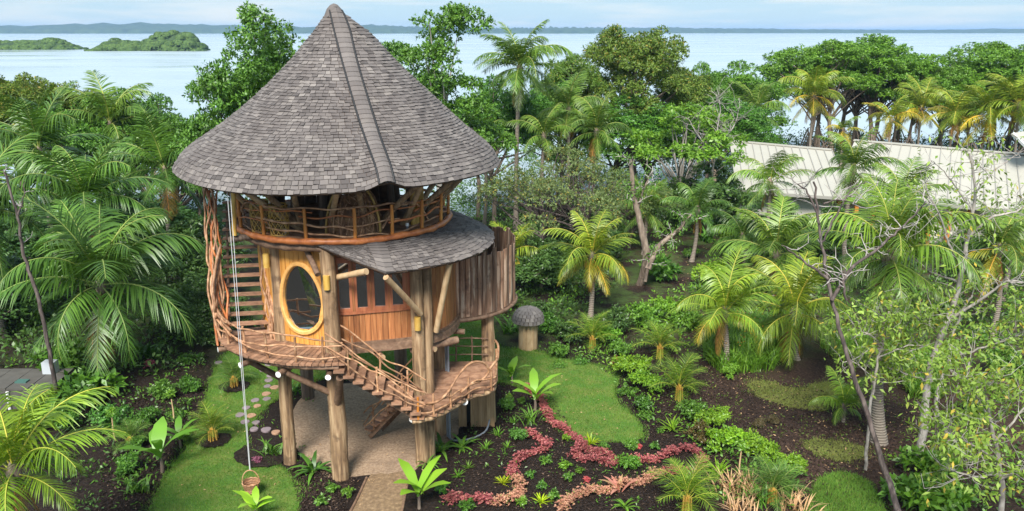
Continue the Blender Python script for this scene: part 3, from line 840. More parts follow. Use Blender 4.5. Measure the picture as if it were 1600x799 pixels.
# ---- the tall shingled roof
PR = [(0.02, 15.28), (0.16, 15.18), (0.32, 14.98), (0.75, 14.42), (1.60, 13.46), (2.70, 12.42), (3.75, 11.58), (4.65, 10.96), (5.12, 10.58), (5.42, 10.12)]
PP = catmull([Vector((r, 0, z)) for r, z in PR], 8)
PL = [0.0]
for i in range(1, len(PP)): PL.append(PL[-1] + (PP[i] - PP[i - 1]).length)
LT = PL[-1]
def prof(s):
    s = min(max(s, 0), LT)
    import bisect
    i = min(max(bisect.bisect_right(PL, s) - 1, 0), len(PP) - 2)
    t = (s - PL[i]) / max(1e-9, PL[i + 1] - PL[i])
    p = PP[i].lerp(PP[i + 1], t); return p.x, p.z
RAZ = -65.5
def adiff(a, b): return (a - b + 180) % 360 - 180
def roof_pt(az, s, off=0.0):
    """off: height over the roof surface"""
    r, z = prof(s); t = s / LT
    r1, z1 = prof(s + 0.05); r0, z0 = prof(s - 0.05)
    tx, tz = r1 - r0, z1 - z0; L = math.hypot(tx, tz) or 1
    nx, nz = -tz / L, tx / L
    d = adiff(az, RAZ)
    bulge = math.exp(-(d / 7) ** 2) * 0.04 + 0.46 * max(0, math.cos(R(az + 8))) ** 1.3 * float(sstep(0.0, .18, t)) * (1 - float(sstep(.45, 1.0, t)))
    z += 0.22 * math.exp(-(d / 4.5) ** 2) * t ** 8 - 0.10 * math.exp(-((d + 40) / 30) ** 2) * t ** 6 + 0.12 * math.exp(-((d + 120) / 40) ** 2) * t ** 4
    r += bulge
    return C(az, r + nx * off, z + nz * off)
rd = MB(); NA, NS = 90, 26
vs = [roof_pt(360 * a / NA, LT * k / NS, -0.012) for k in range(NS + 1) for a in range(NA)]
rd.add(vs, [(k * NA + a, k * NA + (a + 1) % NA, (k + 1) * NA + (a + 1) % NA, (k + 1) * NA + a) for k in range(NS) for a in range(NA)])
vs2 = [roof_pt(360 * a / NA, LT * k / NS, -0.10) for k in range(4, NS + 1) for a in range(NA)]
rd.add(vs2, [(k * NA + a, (k + 1) * NA + a, (k + 1) * NA + (a + 1) % NA, k * NA + (a + 1) % NA) for k in range(NS - 4) for a in range(NA)])
vs3 = [roof_pt(360 * a / NA, LT, -0.012) for a in range(NA)] + [roof_pt(360 * a / NA, LT, -0.10) for a in range(NA)]
rd.add(vs3, [(a, NA + a, NA + (a + 1) % NA, (a + 1) % NA) for a in range(NA)])
roof = hp(rd, 'roof', [M['underroof']], smooth=True)
for k in range(24):                                     # rafters on the underside
    a = 360 * k / 24 + 4
    b_ = MB(); b_.tube([roof_pt(a, LT * t, -0.16) for t in (0.35, 0.6, 0.8, 0.97)], 0.06, 6)
    hp(b_, 'rafter', [M['brown']], roof, True)
b_ = MB(); b_.tube([roof_pt(360 * k / 48, LT * 0.86, -0.26) for k in range(49)], 0.09, 7); hp(b_, 'ring_beam', [M['brown']], roof, True)

def shingle_set(ptf, courses, parent, n_parts, seed, stuffname):
    """ptf(az, s, off) -> place; courses: (s_low, s_high, az list). The nearest n_parts shingles are pieces of their own"""
    q = random.Random(seed); items = []
    for (sl, sh, azs, thick) in courses:
        for a0, a1 in zip(azs[:-1], azs[1:]):
            g_ = (a1 - a0) * 0.03
            jl = q.uniform(-0.018, 0.018)
            lift = thick * q.uniform(0.75, 1.3)
            sa = q.random()
            shade = q.choice((0.08, 0.2, 0.35, 0.45, 0.52, 0.58, 0.66, 0.75, 0.9)) + q.uniform(-.08, .08)
            A, B = a0 + g_, a1 - g_
            v = [ptf(A, sh, 0.004), ptf(B, sh, 0.004), ptf(A, sl + jl, lift * (0.5 + sa)), ptf(B, sl + jl, lift * (1.5 - sa)), ptf(A, sl + jl, 0.0), ptf(B, sl + jl, 0.0)]
            items.append((v, shade))
    cp = Vector((0, 0, CAM_H))
    # those the camera sees largest: nearest the eye and facing it
    def key(it):
        v = it[0]; nrm = (v[1] - v[0]).cross(v[2] - v[0]); 
        if nrm.z < 0: nrm = -nrm
        d = cp - v[0]
        return -abs(nrm.dot(d.normalized())) * (1 if nrm.dot(d) > 0 else 0) / d.length_squared
    items.sort(key=key)
    FS = [(0, 2, 3, 1), (2, 4, 5, 3), (0, 4, 2), (1, 3, 5)]
    for v, sh_ in items[:n_parts]:
        b_ = MB(); b_.add(v, FS, 0, sh_); hp(b_, 'shingle', [M['shingle']], parent)
    b_ = MB()
    for v, sh_ in items[n_parts:]: b_.add(v, FS, 0, sh_)
    o = hp(b_, stuffname, [M['shingle']], parent); o['kind'] = 'stuff'
q = random.Random(21); courses = []; EXP = 0.135
s = LT
while s > 0.35:
    r, _ = prof(s - EXP)
    n = max(7, int(2 * math.pi * max(r, 0.25) / 0.195)); off = q.uniform(0, 360)
    cuts = sorted([(k + q.uniform(-.18, .18)) * 360 / n for k in range(n)])
    azs = [off + c_ for c_ in cuts] + [off + cuts[0] + 360]
    courses.append((s, s - EXP * 1.12, azs, 0.032)); s -= EXP
shingle_set(roof_pt, courses, roof, 230, 31, 'shingles_far')
# ridge of cap shingles with its black seams, and the cap at the tip
def ridge_pt(w, s, off):
    r, _ = prof(s)
    return roof_pt(RAZ + math.degrees(w / max(r, 0.16)), s, off)
s = LT + 0.02; i = 0
while s > 0.12:
    hw = 0.15 + 0.05 * min(1, s / LT * 1.6); sh_ = q.uniform(0.35, 0.75)
    b_ = MB(); row = []
    for ss, oo in ((s, 0.062), (max(s - 0.24, 0.05), 0.042)):
        row += [ridge_pt(hw * t, ss, oo + 0.03 * (1 - t * t)) for t in (-1, -.5, 0, .5, 1)]
    row += [ridge_pt(hw * t, s, 0.03 + 0.03 * (1 - t * t)) for t in (-1, -.5, 0, .5, 1)]
    b_.add(row, [(k, k + 1, k + 6, k + 5) for k in range(4)] + [(k, 10 + k, 11 + k, k + 1) for k in range(4)], 0, sh_)
    hp(b_, 'ridge_cap', [M['shingle']], roof); s -= 0.20
for sg in (-1, 1):
    b_ = MB(); b_.tube([ridge_pt(sg * (0.17 + 0.05 * min(1, ss / LT * 1.6)), ss, 0.055) for ss in [0.25 + (LT - 0.25) * k / 40 for k in range(41)]], 0.034, 5)
    hp(b_, 'ridge_seam', [M['black']], roof, True)
b_ = MB(); b_.tube([C(RAZ, 0.02, 14.92), C(RAZ, 0.02, 15.2), C(RAZ, 0.01, 15.33), C(RAZ, 0.0, 15.37)], [0.36, 0.24, 0.12, 0.02], 12, shade=0.45); hp(b_, 'roof_tip', [M['shingle']], roof, True)

# ---- the low skirt roof on the right
S0, TIP, S1 = -93.0, -64.5, 78.0
def sk_in(az): return C(az, 3.62, 8.10)
def sk_out_r(az): return 4.66 + 0.56 * float(sstep(-64, -10, az)) - 0.4 * float(sstep(20, 70, az))
PT_TIP = C(TIP, 4.66, 7.38)
def sk_out(az):
    if az >= TIP: return C(az, sk_out_r(az), 7.38 + 0.06 * float(sstep(-60, 0, az)))
    t = (az - S0) / (TIP - S0); return sk_in(S0).lerp(PT_TIP, t ** 1.05)
def skirt_pt(az, v, off=0.0):
    p = sk_in(az).lerp(sk_out(az), v); p = p.copy(); p.z -= 0.0; p.z += 0.10 * math.sin(math.pi * v)
    d = Vector((math.cos(R(az)), math.sin(R(az)), 1.6)).normalized()
    return p + d * off
sk = MB(); NA2 = 60
azs_ = [S0 + (S1 - S0) * k / NA2 for k in range(NA2 + 1)]
vs = [skirt_pt(a, v, -0.012) for v in (0, .25, .5, .75, 1) for a in azs_] + [skirt_pt(a, v, -0.09) for v in (0, .25, .5, .75, 1) for a in azs_]
W = NA2 + 1; top = [(k * W + j, k * W + j + 1, (k + 1) * W + j + 1, (k + 1) * W + j) for k in range(4) for j in range(NA2)]
sk.add(vs, top + [tuple(5 * W + i for i in reversed(f)) for f in top] + [(4 * W + j, 4 * W + j + 1, 9 * W + j + 1, 9 * W + j) for j in range(NA2)])
skirt = hp(sk, 'skirt_roof', [M['underroof']], smooth=True)
courses = []; nv = 12
for i in range(nv):
    v1 = 1 - i / nv; v0 = max(0, v1 - 1.15 / nv)
    rr_ = 3.62 + (1.35) * v1; step = math.degrees(0.20 / rr_)
    azs = [S0 + 1.0]; 
    while azs[-1] < S1 - step: azs.append(azs[-1] + step * q.uniform(.85, 1.15))
    courses.append((v1, v0, azs, 0.032))
shingle_set(skirt_pt, courses, skirt, 70, 41, 'shingles_far')
for k in range(9):                                      # cap shingles over the hip at the tip
    v1 = 1.01 - k * 0.115; b_ = MB(); row = []
    for vv, oo in ((v1, 0.07), (max(0, v1 - 0.14), 0.04)):
        row += [skirt_pt(TIP + t * 3.2 / max(vv, .35) ** .3, vv, oo + 0.035 * (1 - t * t)) for t in (-1, 0, 1)]
    row += [skirt_pt(TIP + t * 3.2, v1, 0.01) for t in (-1, 0, 1)]
    b_.add(row, [(0, 1, 4, 3), (1, 2, 5, 4), (0, 6, 7, 1), (1, 7, 8, 2)], 0, q.uniform(.4, .8)); hp(b_, 'ridge_cap', [M['shingle']], skirt)
# its poles
for i, (a, b2, r) in enumerate(((PT_TIP - Vector((0, 0, .12)), Vector((-3.0, 25.82, 5.55)), 0.10), (C(-36, 4.75, 7.30), Vector((-2.55, 26.35, 4.75)), 0.10), (C(-71, 4.3, 7.40), C(-86, 3.25, 6.95), 0.10))):
    hp(log(a, b2, r, r, i + 60, n=10, k=5, amp=0.012), 'roof_pole', [M['pole']], smooth=True)
hp(log(C(-104, 3.0, 7.9), C(-92, 3.9, 7.25), 0.09, 0.09, 66, n=10, k=4), 'roof_pole', [M['brown']], smooth=True)

# ---- round bathing tower of bark slabs on the right
TX, TY, TR = -2.58, 31.0, 2.66
def T(az, r, z): a = R(az); return Vector((TX + r * math.cos(a), TY + r * math.sin(a), z))
tower = hempty('slab_tower')
fl = MB(); N = 48
fl.add([T(360 * k / N, TR + 0.05, 4.32) for k in range(N)] + [T(360 * k / N, TR + 0.05, 4.52) for k in range(N)], [(k, (k + 1) % N, N + (k + 1) % N, N + k) for k in range(N)] + [tuple(range(N, 2 * N)), tuple(reversed(range(N)))])
hp(fl, 'tower_floor', [M['brown']], tower)
hp(wavy([T(-170 + 300 * k / 30, TR + 0.08, 4.42) for k in range(31)], 0.07, 0.015, 71, k=2, n=8, taper=0), 'rim_log', [M['brown']], tower, True)
a = -150.0
while a < 200:
    wd = q.uniform(0.17, 0.30); da = math.degrees(wd / TR); b_ = MB()
    zt = 6.84 + q.uniform(-.13, .12) + 0.06 * math.sin(R(a * 3)); dep = q.uniform(.03, .065); prof_ = []
    for t, o in ((0.01, 0.0), (0.12, dep * .8), (0.5, dep), (0.88, dep * .8), (0.99, 0.0)):
        prof_.append((a + da * t, TR + o))
    n5 = 5; vs = []
    for zi, zz in enumerate((4.50 + q.uniform(-.05, .02), 5.2, 5.9, zt)):
        jx = q.uniform(-.25, .25); jr = q.uniform(-.012, .012)
        vs += [T(aa + jx, r_ + jr, zz + (q.uniform(-.02, .02) if zi == 3 else 0)) for aa, r_ in prof_]
    b_.add(vs, [(k * n5 + j, k * n5 + j + 1, (k + 1) * n5 + j + 1, (k + 1) * n5 + j) for k in range(3) for j in range(4)] + [tuple(range(15, 20)), tuple(reversed(range(5)))] + [(k * n5 + 4, k * n5, (k + 1) * n5, (k + 1) * n5 + 4) for k in range(3)])
    hp(b_, 'bark_slab', [M['slab']], tower); a += da
hp(log(T(20, 2.0, 4.5), T(20, 2.0, 6.7), 0.06, 0.05, 3, n=8, k=4), 'shower_pole', [M['branch']], tower, True)
b_ = MB(); b_.tube([T(60 - 80 * k / 8, 1.9, 6.35 + 0.25 * math.sin(math.pi * k / 8)) for k in range(9)], 0.03, 6); hp(b_, 'shower_arch', [M['branch']], tower, True)
for p0, p1 in ((T(-140, 2.4, 4.22), T(-20, 2.55, 4.22)), (T(-100, 2.9, 4.2), T(90, 2.6, 4.2)), (Vector((-3.3, 26.1, 4.2)), Vector((-2.6, 29.5, 4.2))), (Vector((-3.4, 26.3, 4.12)), Vector((-1.9, 27.2, 4.12)))):
    hp(log(p0, p1, 0.15, 0.14, 12, n=10, k=5), 'tower_beam', [M['brown']], tower, True)

# ---- walkway round the front
walk = hempty('walkway')
WR, WZ = 4.55, 4.56
a = -158.0
while a < -84:
    da = 2.55; b_ = MB()
    ro = WR + 0.10 * math.sin(R(a * 2.2)) + q.uniform(-.015, .03) - 0.5 * float(sstep(-140, -158, a)) * 0
    vs = [C(a + .12, 3.16, WZ - .06), C(a + da - .12, 3.16, WZ - .06), C(a + da - .12, ro, WZ - .06), C(a + .12, ro, WZ - .06)]
    dz = q.uniform(0, .008)
    b_.add(vs + [v + Vector((0, 0, .055 + dz)) for v in vs], [(0, 3, 2, 1), (4, 5, 6, 7), (0, 1, 5, 4), (1, 2, 6, 5), (2, 3, 7, 6), (3, 0, 4, 7)])
    hp(b_, 'deck_plank', [M['tread']], walk); a += da
hp(wavy([C(-158 + 74 * k / 20, WR - 0.12, WZ - .16) for k in range(21)], 0.085, 0.01, 4, k=2, n=8, taper=0), 'rim_beam', [M['brown']], walk, True)
WA = [-156, -141, -127, -114, -101, -90]
for a in WA:
    hp(log(C(a, WR - .08, WZ - .05), C(a + q.uniform(-1, 1), WR - .06, WZ + .82 + q.uniform(-.05, .08)), 0.045, 0.038, int(a) + 900, n=8, k=4, amp=.012), 'baluster', [M['branch']], walk, True)
for lev, z0 in enumerate((.26, .56, .90)):
    pts = []
    for k in range(9):
        t = k / 8; az_ = -160 + 78 * t
        pts.append(C(az_, WR - .04 + q.uniform(-.05, .05), WZ + z0 + 0.10 * math.sin(t * 6 + lev * 2) - (0.18 * lev / 2) * t + 0.55 * max(0, .25 - t) * lev))
    hp(wavy(pts, 0.034, 0.06, 70 + lev, k=6), 'rail', [M['branch']], walk, True)

# ---- first flight of stairs, landing, second flight
def flight(name, top, bot, wvec, n, tw, mat, rails, seed, sides=(0, 1)):
    st = hempty(name); qq = random.Random(seed)
    top, bot, wvec = Vector(top), Vector(bot), Vector(wvec)
    run = (bot - top); hd = Vector((run.x, run.y, 0)).normalized()
    for i in range(n):
        p = top.lerp(bot, (i + .5) / n); p.z = top.z + (bot.z - top.z) * (i + 1) / (n + 1)
        b_ = MB(); b_.board(p - wvec * .60, p + wvec * .56, tw, 0.07); hp(b_, 'tread', [M[mat]], st)
    for sg in (-1, 1):
        o_ = wvec * (.44 * sg)
        b_ = MB(); b_.board(top + o_ * .8 - Vector((0, 0, .18)), bot + o_ * .8 - Vector((0, 0, .16)), 0.07, 0.16); hp(b_, 'stringer', [M['brown']], st)
    for sg in rails:
        o_ = wvec * (.5 * sg); npost = 3
        for k in range(npost):
            t = (k + .5) / npost
            b0 = top.lerp(bot, t) + o_
            hp(log(b0 - Vector((0, 0, .1)), b0 + Vector((0, 0, .85)), 0.04, 0.035, qq.random(), n=8, k=4, amp=.015), 'baluster', [M['branch']], st, True)
        for zz in (.30, .56, .88):
            pts = [top.lerp(bot, t) + o_ + Vector((qq.uniform(-.04, .04), qq.uniform(-.04, .04), zz + qq.uniform(-.06, .06) + .1 * math.sin(t * 5 + zz * 9))) for t in (-.08, .15, .4, .65, .9, 1.05)]
            hp(wavy(pts, 0.030, 0.06, qq.random(), k=6), 'rail', [M['branch']], st, True)
    return st
flight('staircase', (-5.55, 24.55, 4.5), (-2.95, 24.75, 2.62), (-0.08, 1.15, 0), 9, 0.33, 'tread', (-1, 1), 5)
land = hempty('landing')
LZ = 2.62
def land_edge(t):                                         # outer edge, from the stairs round to the log leg
    return catmull([Vector((-3.1, 24.15, 0)), Vector((-2.6, 24.35, 0)), Vector((-2.0, 25.0, 0)), Vector((-1.35, 25.95, 0)), Vector((-.62, 26.5, 0)), Vector((-.55, 27.6, 0)), Vector((-.6, 28.9, 0))], 6)
LE = land_edge(0)
nb = 19
for k in range(nb):
    y0 = 24.15 + (28.9 - 24.15) * k / nb; y1 = 24.15 + (28.9 - 24.15) * (k + 1) / nb; ym = (y0 + y1) / 2
    xr = [p.x for p in LE if p.y <= ym]
    xr = xr[-1] if xr else -3.0
    b_ = MB(); b_.box(((-3.25 + xr) / 2, ym, LZ - .03 + q.uniform(0, .006)), (xr + 3.25, y1 - y0 - .015, .055)); hp(b_, 'deck_plank', [M['tread']], land)
hp(wavy([Vector((p.x - .08, p.y + .08, LZ - .15)) for p in LE[::3]], 0.08, 0.01, 4, k=3, n=8, taper=0), 'rim_beam', [M['post']], land, True)
for p0, p1 in (((-3.2, 24.5), (-3.2, 28.9)), ((-1.6, 25.8), (-1.6, 28.9)), ((-.85, 26.8), (-.85, 29.0))):
    hp(log((p0[0], p0[1], LZ - .2), (p1[0], p1[1], LZ - .2), 0.12, .12, 4, n=9, k=4, capmi=1), 'joist', [M['brown'], M['white']], land, True)
for t in (2, 7, 12, 17, 23, 28, 33):
    p = LE[t]; hp(log((p.x, p.y, LZ - .05), (p.x, p.y, LZ + .72), 0.045, 0.038, t, n=8, k=4, amp=.012), 'baluster', [M['branch'] if t > 2 else M['orange']], land, True)
for zz, sd_ in ((.16, 1), (.42, 2)):
    hp(wavy([Vector((p.x, p.y, LZ + zz + q.uniform(-.06, .06))) for p in LE[::4]], 0.036, 0.07, sd_, k=5), 'rail', [M['branch']], land, True)
# the looping top rail
lp = [Vector((-3.9, 24.2, 3.75)), Vector((-3.1, 24.15, 3.25)), Vector((-2.5, 24.4, 3.05)), Vector((-2.1, 24.8, 3.2)), Vector((-1.75, 25.3, 3.62)), Vector((-1.35, 25.85, 3.82)), Vector((-.95, 26.3, 3.62)), Vector((-.8, 26.45, 3.25)), Vector((-1.05, 26.3, 3.0)), Vector((-1.4, 25.8, 3.05)), Vector((-1.7, 25.4, 2.95))]
b_ = MB(); b_.tube(catmull(lp, 6), 0.044, 8); hp(b_, 'loop_rail', [M['branch']], land, True)
lp = [Vector((-.8, 26.45, 3.3)), Vector((-.55, 26.8, 3.5)), Vector((-.5, 27.4, 3.35)), Vector((-.5, 28.2, 3.5)), Vector((-.62, 29.0, 3.4))]
b_ = MB(); b_.tube(catmull(lp, 6), 0.045, 8); hp(b_, 'rail', [M['branch']], land, True)
for x0, x1, y in ((-2.6, -.9, 28.95),):
    for zz in (.3, .6, .9):
        hp(wavy([Vector((x0 + (x1 - x0) * t, y, LZ + zz + q.uniform(-.06, .06))) for t in (0, .33, .66, 1)], 0.026, .03, zz, k=5), 'rear_rail', [M['brown']], land, True)
    for t in (.3, .65):
        hp(log((x0 + (x1 - x0) * t, y, LZ), (x0 + (x1 - x0) * t, y, LZ + .98), .035, .03, 5, n=7, k=3), 'rear_rail_post', [M['brown']], land, True)
flight('lower_staircase', (-3.3, 27.1, 2.55), (-5.05, 28.1, 0.25), (0.5, 0.85, 0), 8, 0.30, 'tread', (-1, 1), 9)
# store wall of pale boards under the landing, pipes, ground beam
for k in range(9):
    x = -2.02 + 1.36 * (k + .5) / 9
    if 1 < k < 3: continue
    b_ = MB(); b_.box((x, 28.82 + q.uniform(-.01, .01), 1.16), (0.147, 0.05, 2.32)); hp(b_, 'store_board', [M['panel']])
b_ = MB(); b_.box((-1.65, 29.3, 1.1), (.5, .5, 2.2)); hp(b_, 'store_gap_shade', [M['black']])  # solid black box behind the missing board, standing in for the shade inside
for x, y in ((-2.38, 28.0), (-2.3, 27.93)):
    b_ = MB(); b_.tube([(x, y, -.02), (x, y, 4.3)], 0.045, 8); hp(b_, 'pipe', [M['pipe']], None, True)
b_ = MB(); b_.tube(catmull([(-2.34, 27.9, .05), (-2.1, 27.6, .05), (-1.5, 27.75, .05), (-1.0, 28.3, .06), (-.85, 28.75, .3)], 6), .035, 7); hp(b_, 'hose', [M['pipe']], None, True)

# ---- steep stair up to the balcony on the left, with its tangle of branches
up = hempty('balcony_stair')
t0, t1 = Vector((-8.92, 26.55, 4.62)), Vector((-9.55, 29.3, 8.6))
for i in range(15):
    t = i / 14; p = t0.lerp(t1, t); b_ = MB()
    b_.board(p + Vector((-.78, -.13, 0)), p + Vector((.74, .12, 0)), 0.30, .055); hp(b_, 'tread', [M['tread']], up)
for dx in (-.64, .64):
    b_ = MB(); b_.board(t0 + Vector((dx, dx * .18, -.12)), t1 + Vector((dx, dx * .18, -.12)), .07, .2); hp(b_, 'stringer', [M['brown']], up)
for i in range(9):                                       # outer side
    dx = -.72 - .10 * q.random() - .05 * (i % 3)
    pts = []
    for k in range(9):
        t = k / 8; p = t0.lerp(t1, t)
        sway = .2 * math.sin(t * 7 + i * 1.3)
        yy = 26.2 + (t * 1.9) + q.uniform(-.1, .1)
        pts.append(Vector((p.x + dx + sway, yy, 4.3 + t * 6.0)))
    hp(wavy(pts, q.uniform(.026, .046), .06, i + 5, k=6), 'twisted_branch', [M['branch' if i % 3 else 'branchred']], up, True)
for i in range(5):                                       # inner side
    pts = [Vector((-8.05 + .10 * math.sin(k * 1.1 + i * 2) + .05 * i - .4 * k / 8, 26.1 + .9 * k / 8, 4.5 + 3.6 * k / 8)) for k in range(9)]
    hp(wavy(pts, q.uniform(.03, .05), .05, i + 25, k=6), 'twisted_branch', [M['branch']], up, True)
for i in range(3):                                       # sweeping handrails from the stair into the walkway rail
    pts = [Vector((-9.75 - .08 * i, 27.0, 7.6 - .5 * i)), Vector((-9.95, 26.6, 6.6 - .5 * i)), Vector((-9.85, 26.2, 5.9 - .25 * i)), C(-150, WR, WZ + .95 - .15 * i), C(-135, WR, WZ + .8 - .2 * i)]
    hp(wavy(pts, .05, .05, i + 60, k=8), 'handrail', [M['branch']], up, True)
hp(log(C(-163, 4.3, 4.3), C(-163, 4.35, 7.6), .06, .05, 1, n=8), 'stair_post', [M['postdark']], up, True)
hp(log((-8.78, 25.6, 8.25), (-8.7, 25.6, 10.2), .075, .07, 2, n=9), 'bamboo_post', [M['bamboo']], None, True)
hp(log((-8.95, 25.55, 8.12), (-6.9, 27.2, 8.12), .10, .10, 2, n=9, capmi=0), 'hoist_beam', [M['postdark']], None, True)

# ------------------------------------------------------------------ things on and by the house
# basket on its hoist rope
bx = Vector((-8.38, 23.9, 0))
bas = empty('hoist_basket', bx); bas.scale = (.8, .8, 1)
tag(bas, 'small woven basket hanging on long pale ropes just above the lawn', 'basket')
for k in range(9):
    z = .22 + .30 * k / 8; r_ = .24 + .10 * k / 8; b_ = MB()
    b_.tube([(r_ * math.cos(2 * math.pi * j / 20), r_ * math.sin(2 * math.pi * j / 20), z + .012 * (-1) ** j) for j in range(21)], .022, 6, cap=False); b_.build('basket_hoop', M['twig'] if k % 2 else M['branch'], bas, True)
for j in range(14):
    a_ = 2 * math.pi * j / 14; b_ = MB(); b_.tube([(.23 * math.cos(a_), .23 * math.sin(a_), .2), (.36 * math.cos(a_), .36 * math.sin(a_), .54)], .018, 5); b_.build('basket_stake', M['branch'], bas, True)
b_ = MB(); b_.tube([(0, 0, .2), (0, 0, .23)], .24, 16); b_.build('basket_floor', M['twig'], bas)
b_ = MB(); b_.tube([(.35 * math.cos(t), 0, .52 + .42 * math.sin(t)) for t in [math.pi * k / 14 for k in range(15)]], .02, 6); b_.build('basket_handle', M['branch'], bas, True)
for dx in (-.035, .035):
    b_ = MB(); b_.tube([(dx * .3, 0, .93), (dx + .06, 0, 5.0), (dx * 1.6 + .12, 0.1, 10.18)], .013, 5); b_.build('rope', M['rope'], bas, True)

# wicker nest pod on the balcony
nest = empty('nest_pod', (C(-72, 2.68, UZ).x, C(-72, 2.68, UZ).y, UZ + .02)); tag(nest, 'dome-shaped nest pod of woven twigs on the round balcony', 'nest pod')
b_ = MB(); qn = random.Random(4)
for i in range(420):
    th = qn.uniform(0, 2 * math.pi); ph = math.asin(qn.uniform(0, .99)); dr = qn.uniform(0, 2 * math.pi); L_ = qn.uniform(.25, .55); pts = []
    for t in (-.5, 0, .5):
        th2 = th + math.cos(dr) * L_ * t / max(.35, math.cos(ph)); ph2 = min(1.5, max(0, ph + math.sin(dr) * L_ * t)); rr_ = 1 + qn.uniform(-.03, .03)
        pts.append((.86 * rr_ * math.cos(ph2) * math.cos(th2), .80 * rr_ * math.cos(ph2) * math.sin(th2), 1.62 * rr_ * math.sin(ph2)))
    b_.tube(pts, qn.uniform(.010, .018), 4, cap=False, mi=qn.choice((0, 0, 0, 1)))
b_.build('woven_shell', [M['twig'], M['branch']], nest)
b_ = MB(); b_.tube([(0, 0, 0)] + [(.80 * math.cos(R(t)) * .0, 0, 1.5 * t / 90) for t in (45, 90)], [.78, .62, .03], 14, mi=0); b_.build('inner_lining', M['twig'], nest, True)
b_ = MB(); b_.tube([(.86 * math.cos(t), -.35 + .1 * math.sin(t), 1.66 * math.sin(t)) for t in [math.pi * k / 18 for k in range(19)]], .04, 7); b_.build('entrance_hoop', M['bamboo'], nest, True)
# two lattice bamboo lantern baskets
for i, (a_, r_, lab) in enumerate(((-133, 3.28, 'woven bamboo lattice basket standing nearest the stair end of the balcony'), (-117, 3.28, 'woven bamboo lattice basket standing between the first basket and the forked strut'))):
    c_ = C(a_, r_, UZ + .02); lb = empty('lattice_basket', c_); tag(lb, lab, 'basket', 'lattice baskets on the balcony')
    b_ = MB()
    for sg in (-1, 1):
        for j in range(11):
            b_.tube([(.27 * (1 + .12 * math.sin(math.pi * t)) * math.cos(2 * math.pi * j / 11 + sg * t * 2.0), .27 * (1 + .12 * math.sin(math.pi * t)) * math.sin(2 * math.pi * j / 11 + sg * t * 2.0), .95 * t) for t in [k / 8 for k in range(9)]], .014, 4, cap=False)
    b_.build('lattice', M['bamboo'], lb)
    for z_ in (.01, .5, .95):
        b_ = MB(); b_.tube([(.28 * math.cos(2 * math.pi * k / 16), .28 * math.sin(2 * math.pi * k / 16), z_) for k in range(17)], .02, 5, cap=False); b_.build('hoop', M['bamboo'], lb, True)
# light fittings on the balcony rim
for i, (a_, lab) in enumerate(((-113, 'tiny white lamp at the foot of the forked strut on the balcony'), (-42, 'tiny white lamp by the bamboo poles on the balcony rim'))):
    p = C(a_, 3.3, UZ + .015); lo_ = empty('deck_lamp', p); tag(lo_, lab, 'lamp', 'deck lamps')
    b_ = MB(); b_.tube([(0, 0, 0), (0, 0, .1)], .035, 8); b_.build('lamp_stem', M['pipe'], lo_, True)
    b_ = MB(); b_.tube([(0, 0, .1), (0, 0, .13), (0, 0, .2)], [.05, .065, .05], 10); b_.build('lamp_head', M['white'], lo_, True)

# stump hut with a little shingle hat on the far lawn edge
sp = gp(825, 544); st = empty('stump_bin', sp); tag(st, 'pale log stump with a little shingled mushroom roof at the lawn edge', 'stump')
qs = random.Random(3)
b_ = MB(); b_.tube([(0, 0, -.05), (0, 0, .4), (0, 0, .9), (0, 0, 1.42)], [.44, .42, .41, .43], 20); b_.build('stump', M['pole'], st, True)
for k in range(16):
    a_ = 2 * math.pi * k / 16; b_ = MB(); rr_ = .425
    b_.board((rr_ * math.cos(a_), rr_ * math.sin(a_), .02), (rr_ * math.cos(a_), rr_ * math.sin(a_), 1.42), .155, .03, up=(math.cos(a_), math.sin(a_), 0)); b_.build('stave', M['pole'], st)
b_ = MB(); b_.tube([(0, 0, 1.36), (0, 0, 1.42), (0, 0, 1.75), (0, 0, 1.98)], [.66, .68, .5, .1], 18); hat = b_.build('hat_roof', M['underroof'], st, True)
for cidx in range(6):
    zb = 1.36 + .78 * (1 - (1 - cidx / 6) ** 1.6) * .9; zt = 1.36 + .78 * (1 - (1 - (cidx + 1) / 6) ** 1.6) * .9 + .03; rb = .76 * (1 - (cidx / 6) ** 2.2) ; rt = max(.03, .76 * (1 - ((cidx + 1.1) / 6) ** 2.2))
    n_ = max(6, int(2 * math.pi * rb / .2)); of = qs.random()
    for k in range(n_):
        a0, a1 = 2 * math.pi * (k + of) / n_ + .02, 2 * math.pi * (k + 1 + of) / n_ - .02; b_ = MB()
        ln = qs.uniform(.0, .02)
        b_.add([(rt * math.cos(a0), rt * math.sin(a0), zt), (rt * math.cos(a1), rt * math.sin(a1), zt), ((rb + ln) * math.cos(a0), (rb + ln) * math.sin(a0), zb + .02), ((rb + ln) * math.cos(a1), (rb + ln) * math.sin(a1), zb + .02), (rb * math.cos(a0), rb * math.sin(a0), zb - .01), (rb * math.cos(a1), rb * math.sin(a1), zb - .01)], [(0, 2, 3, 1), (2, 4, 5, 3), (0, 4, 2), (1, 3, 5)], 0, qs.uniform(.45, 1.0))
        b_.build('shingle', M['shingle'], hat)

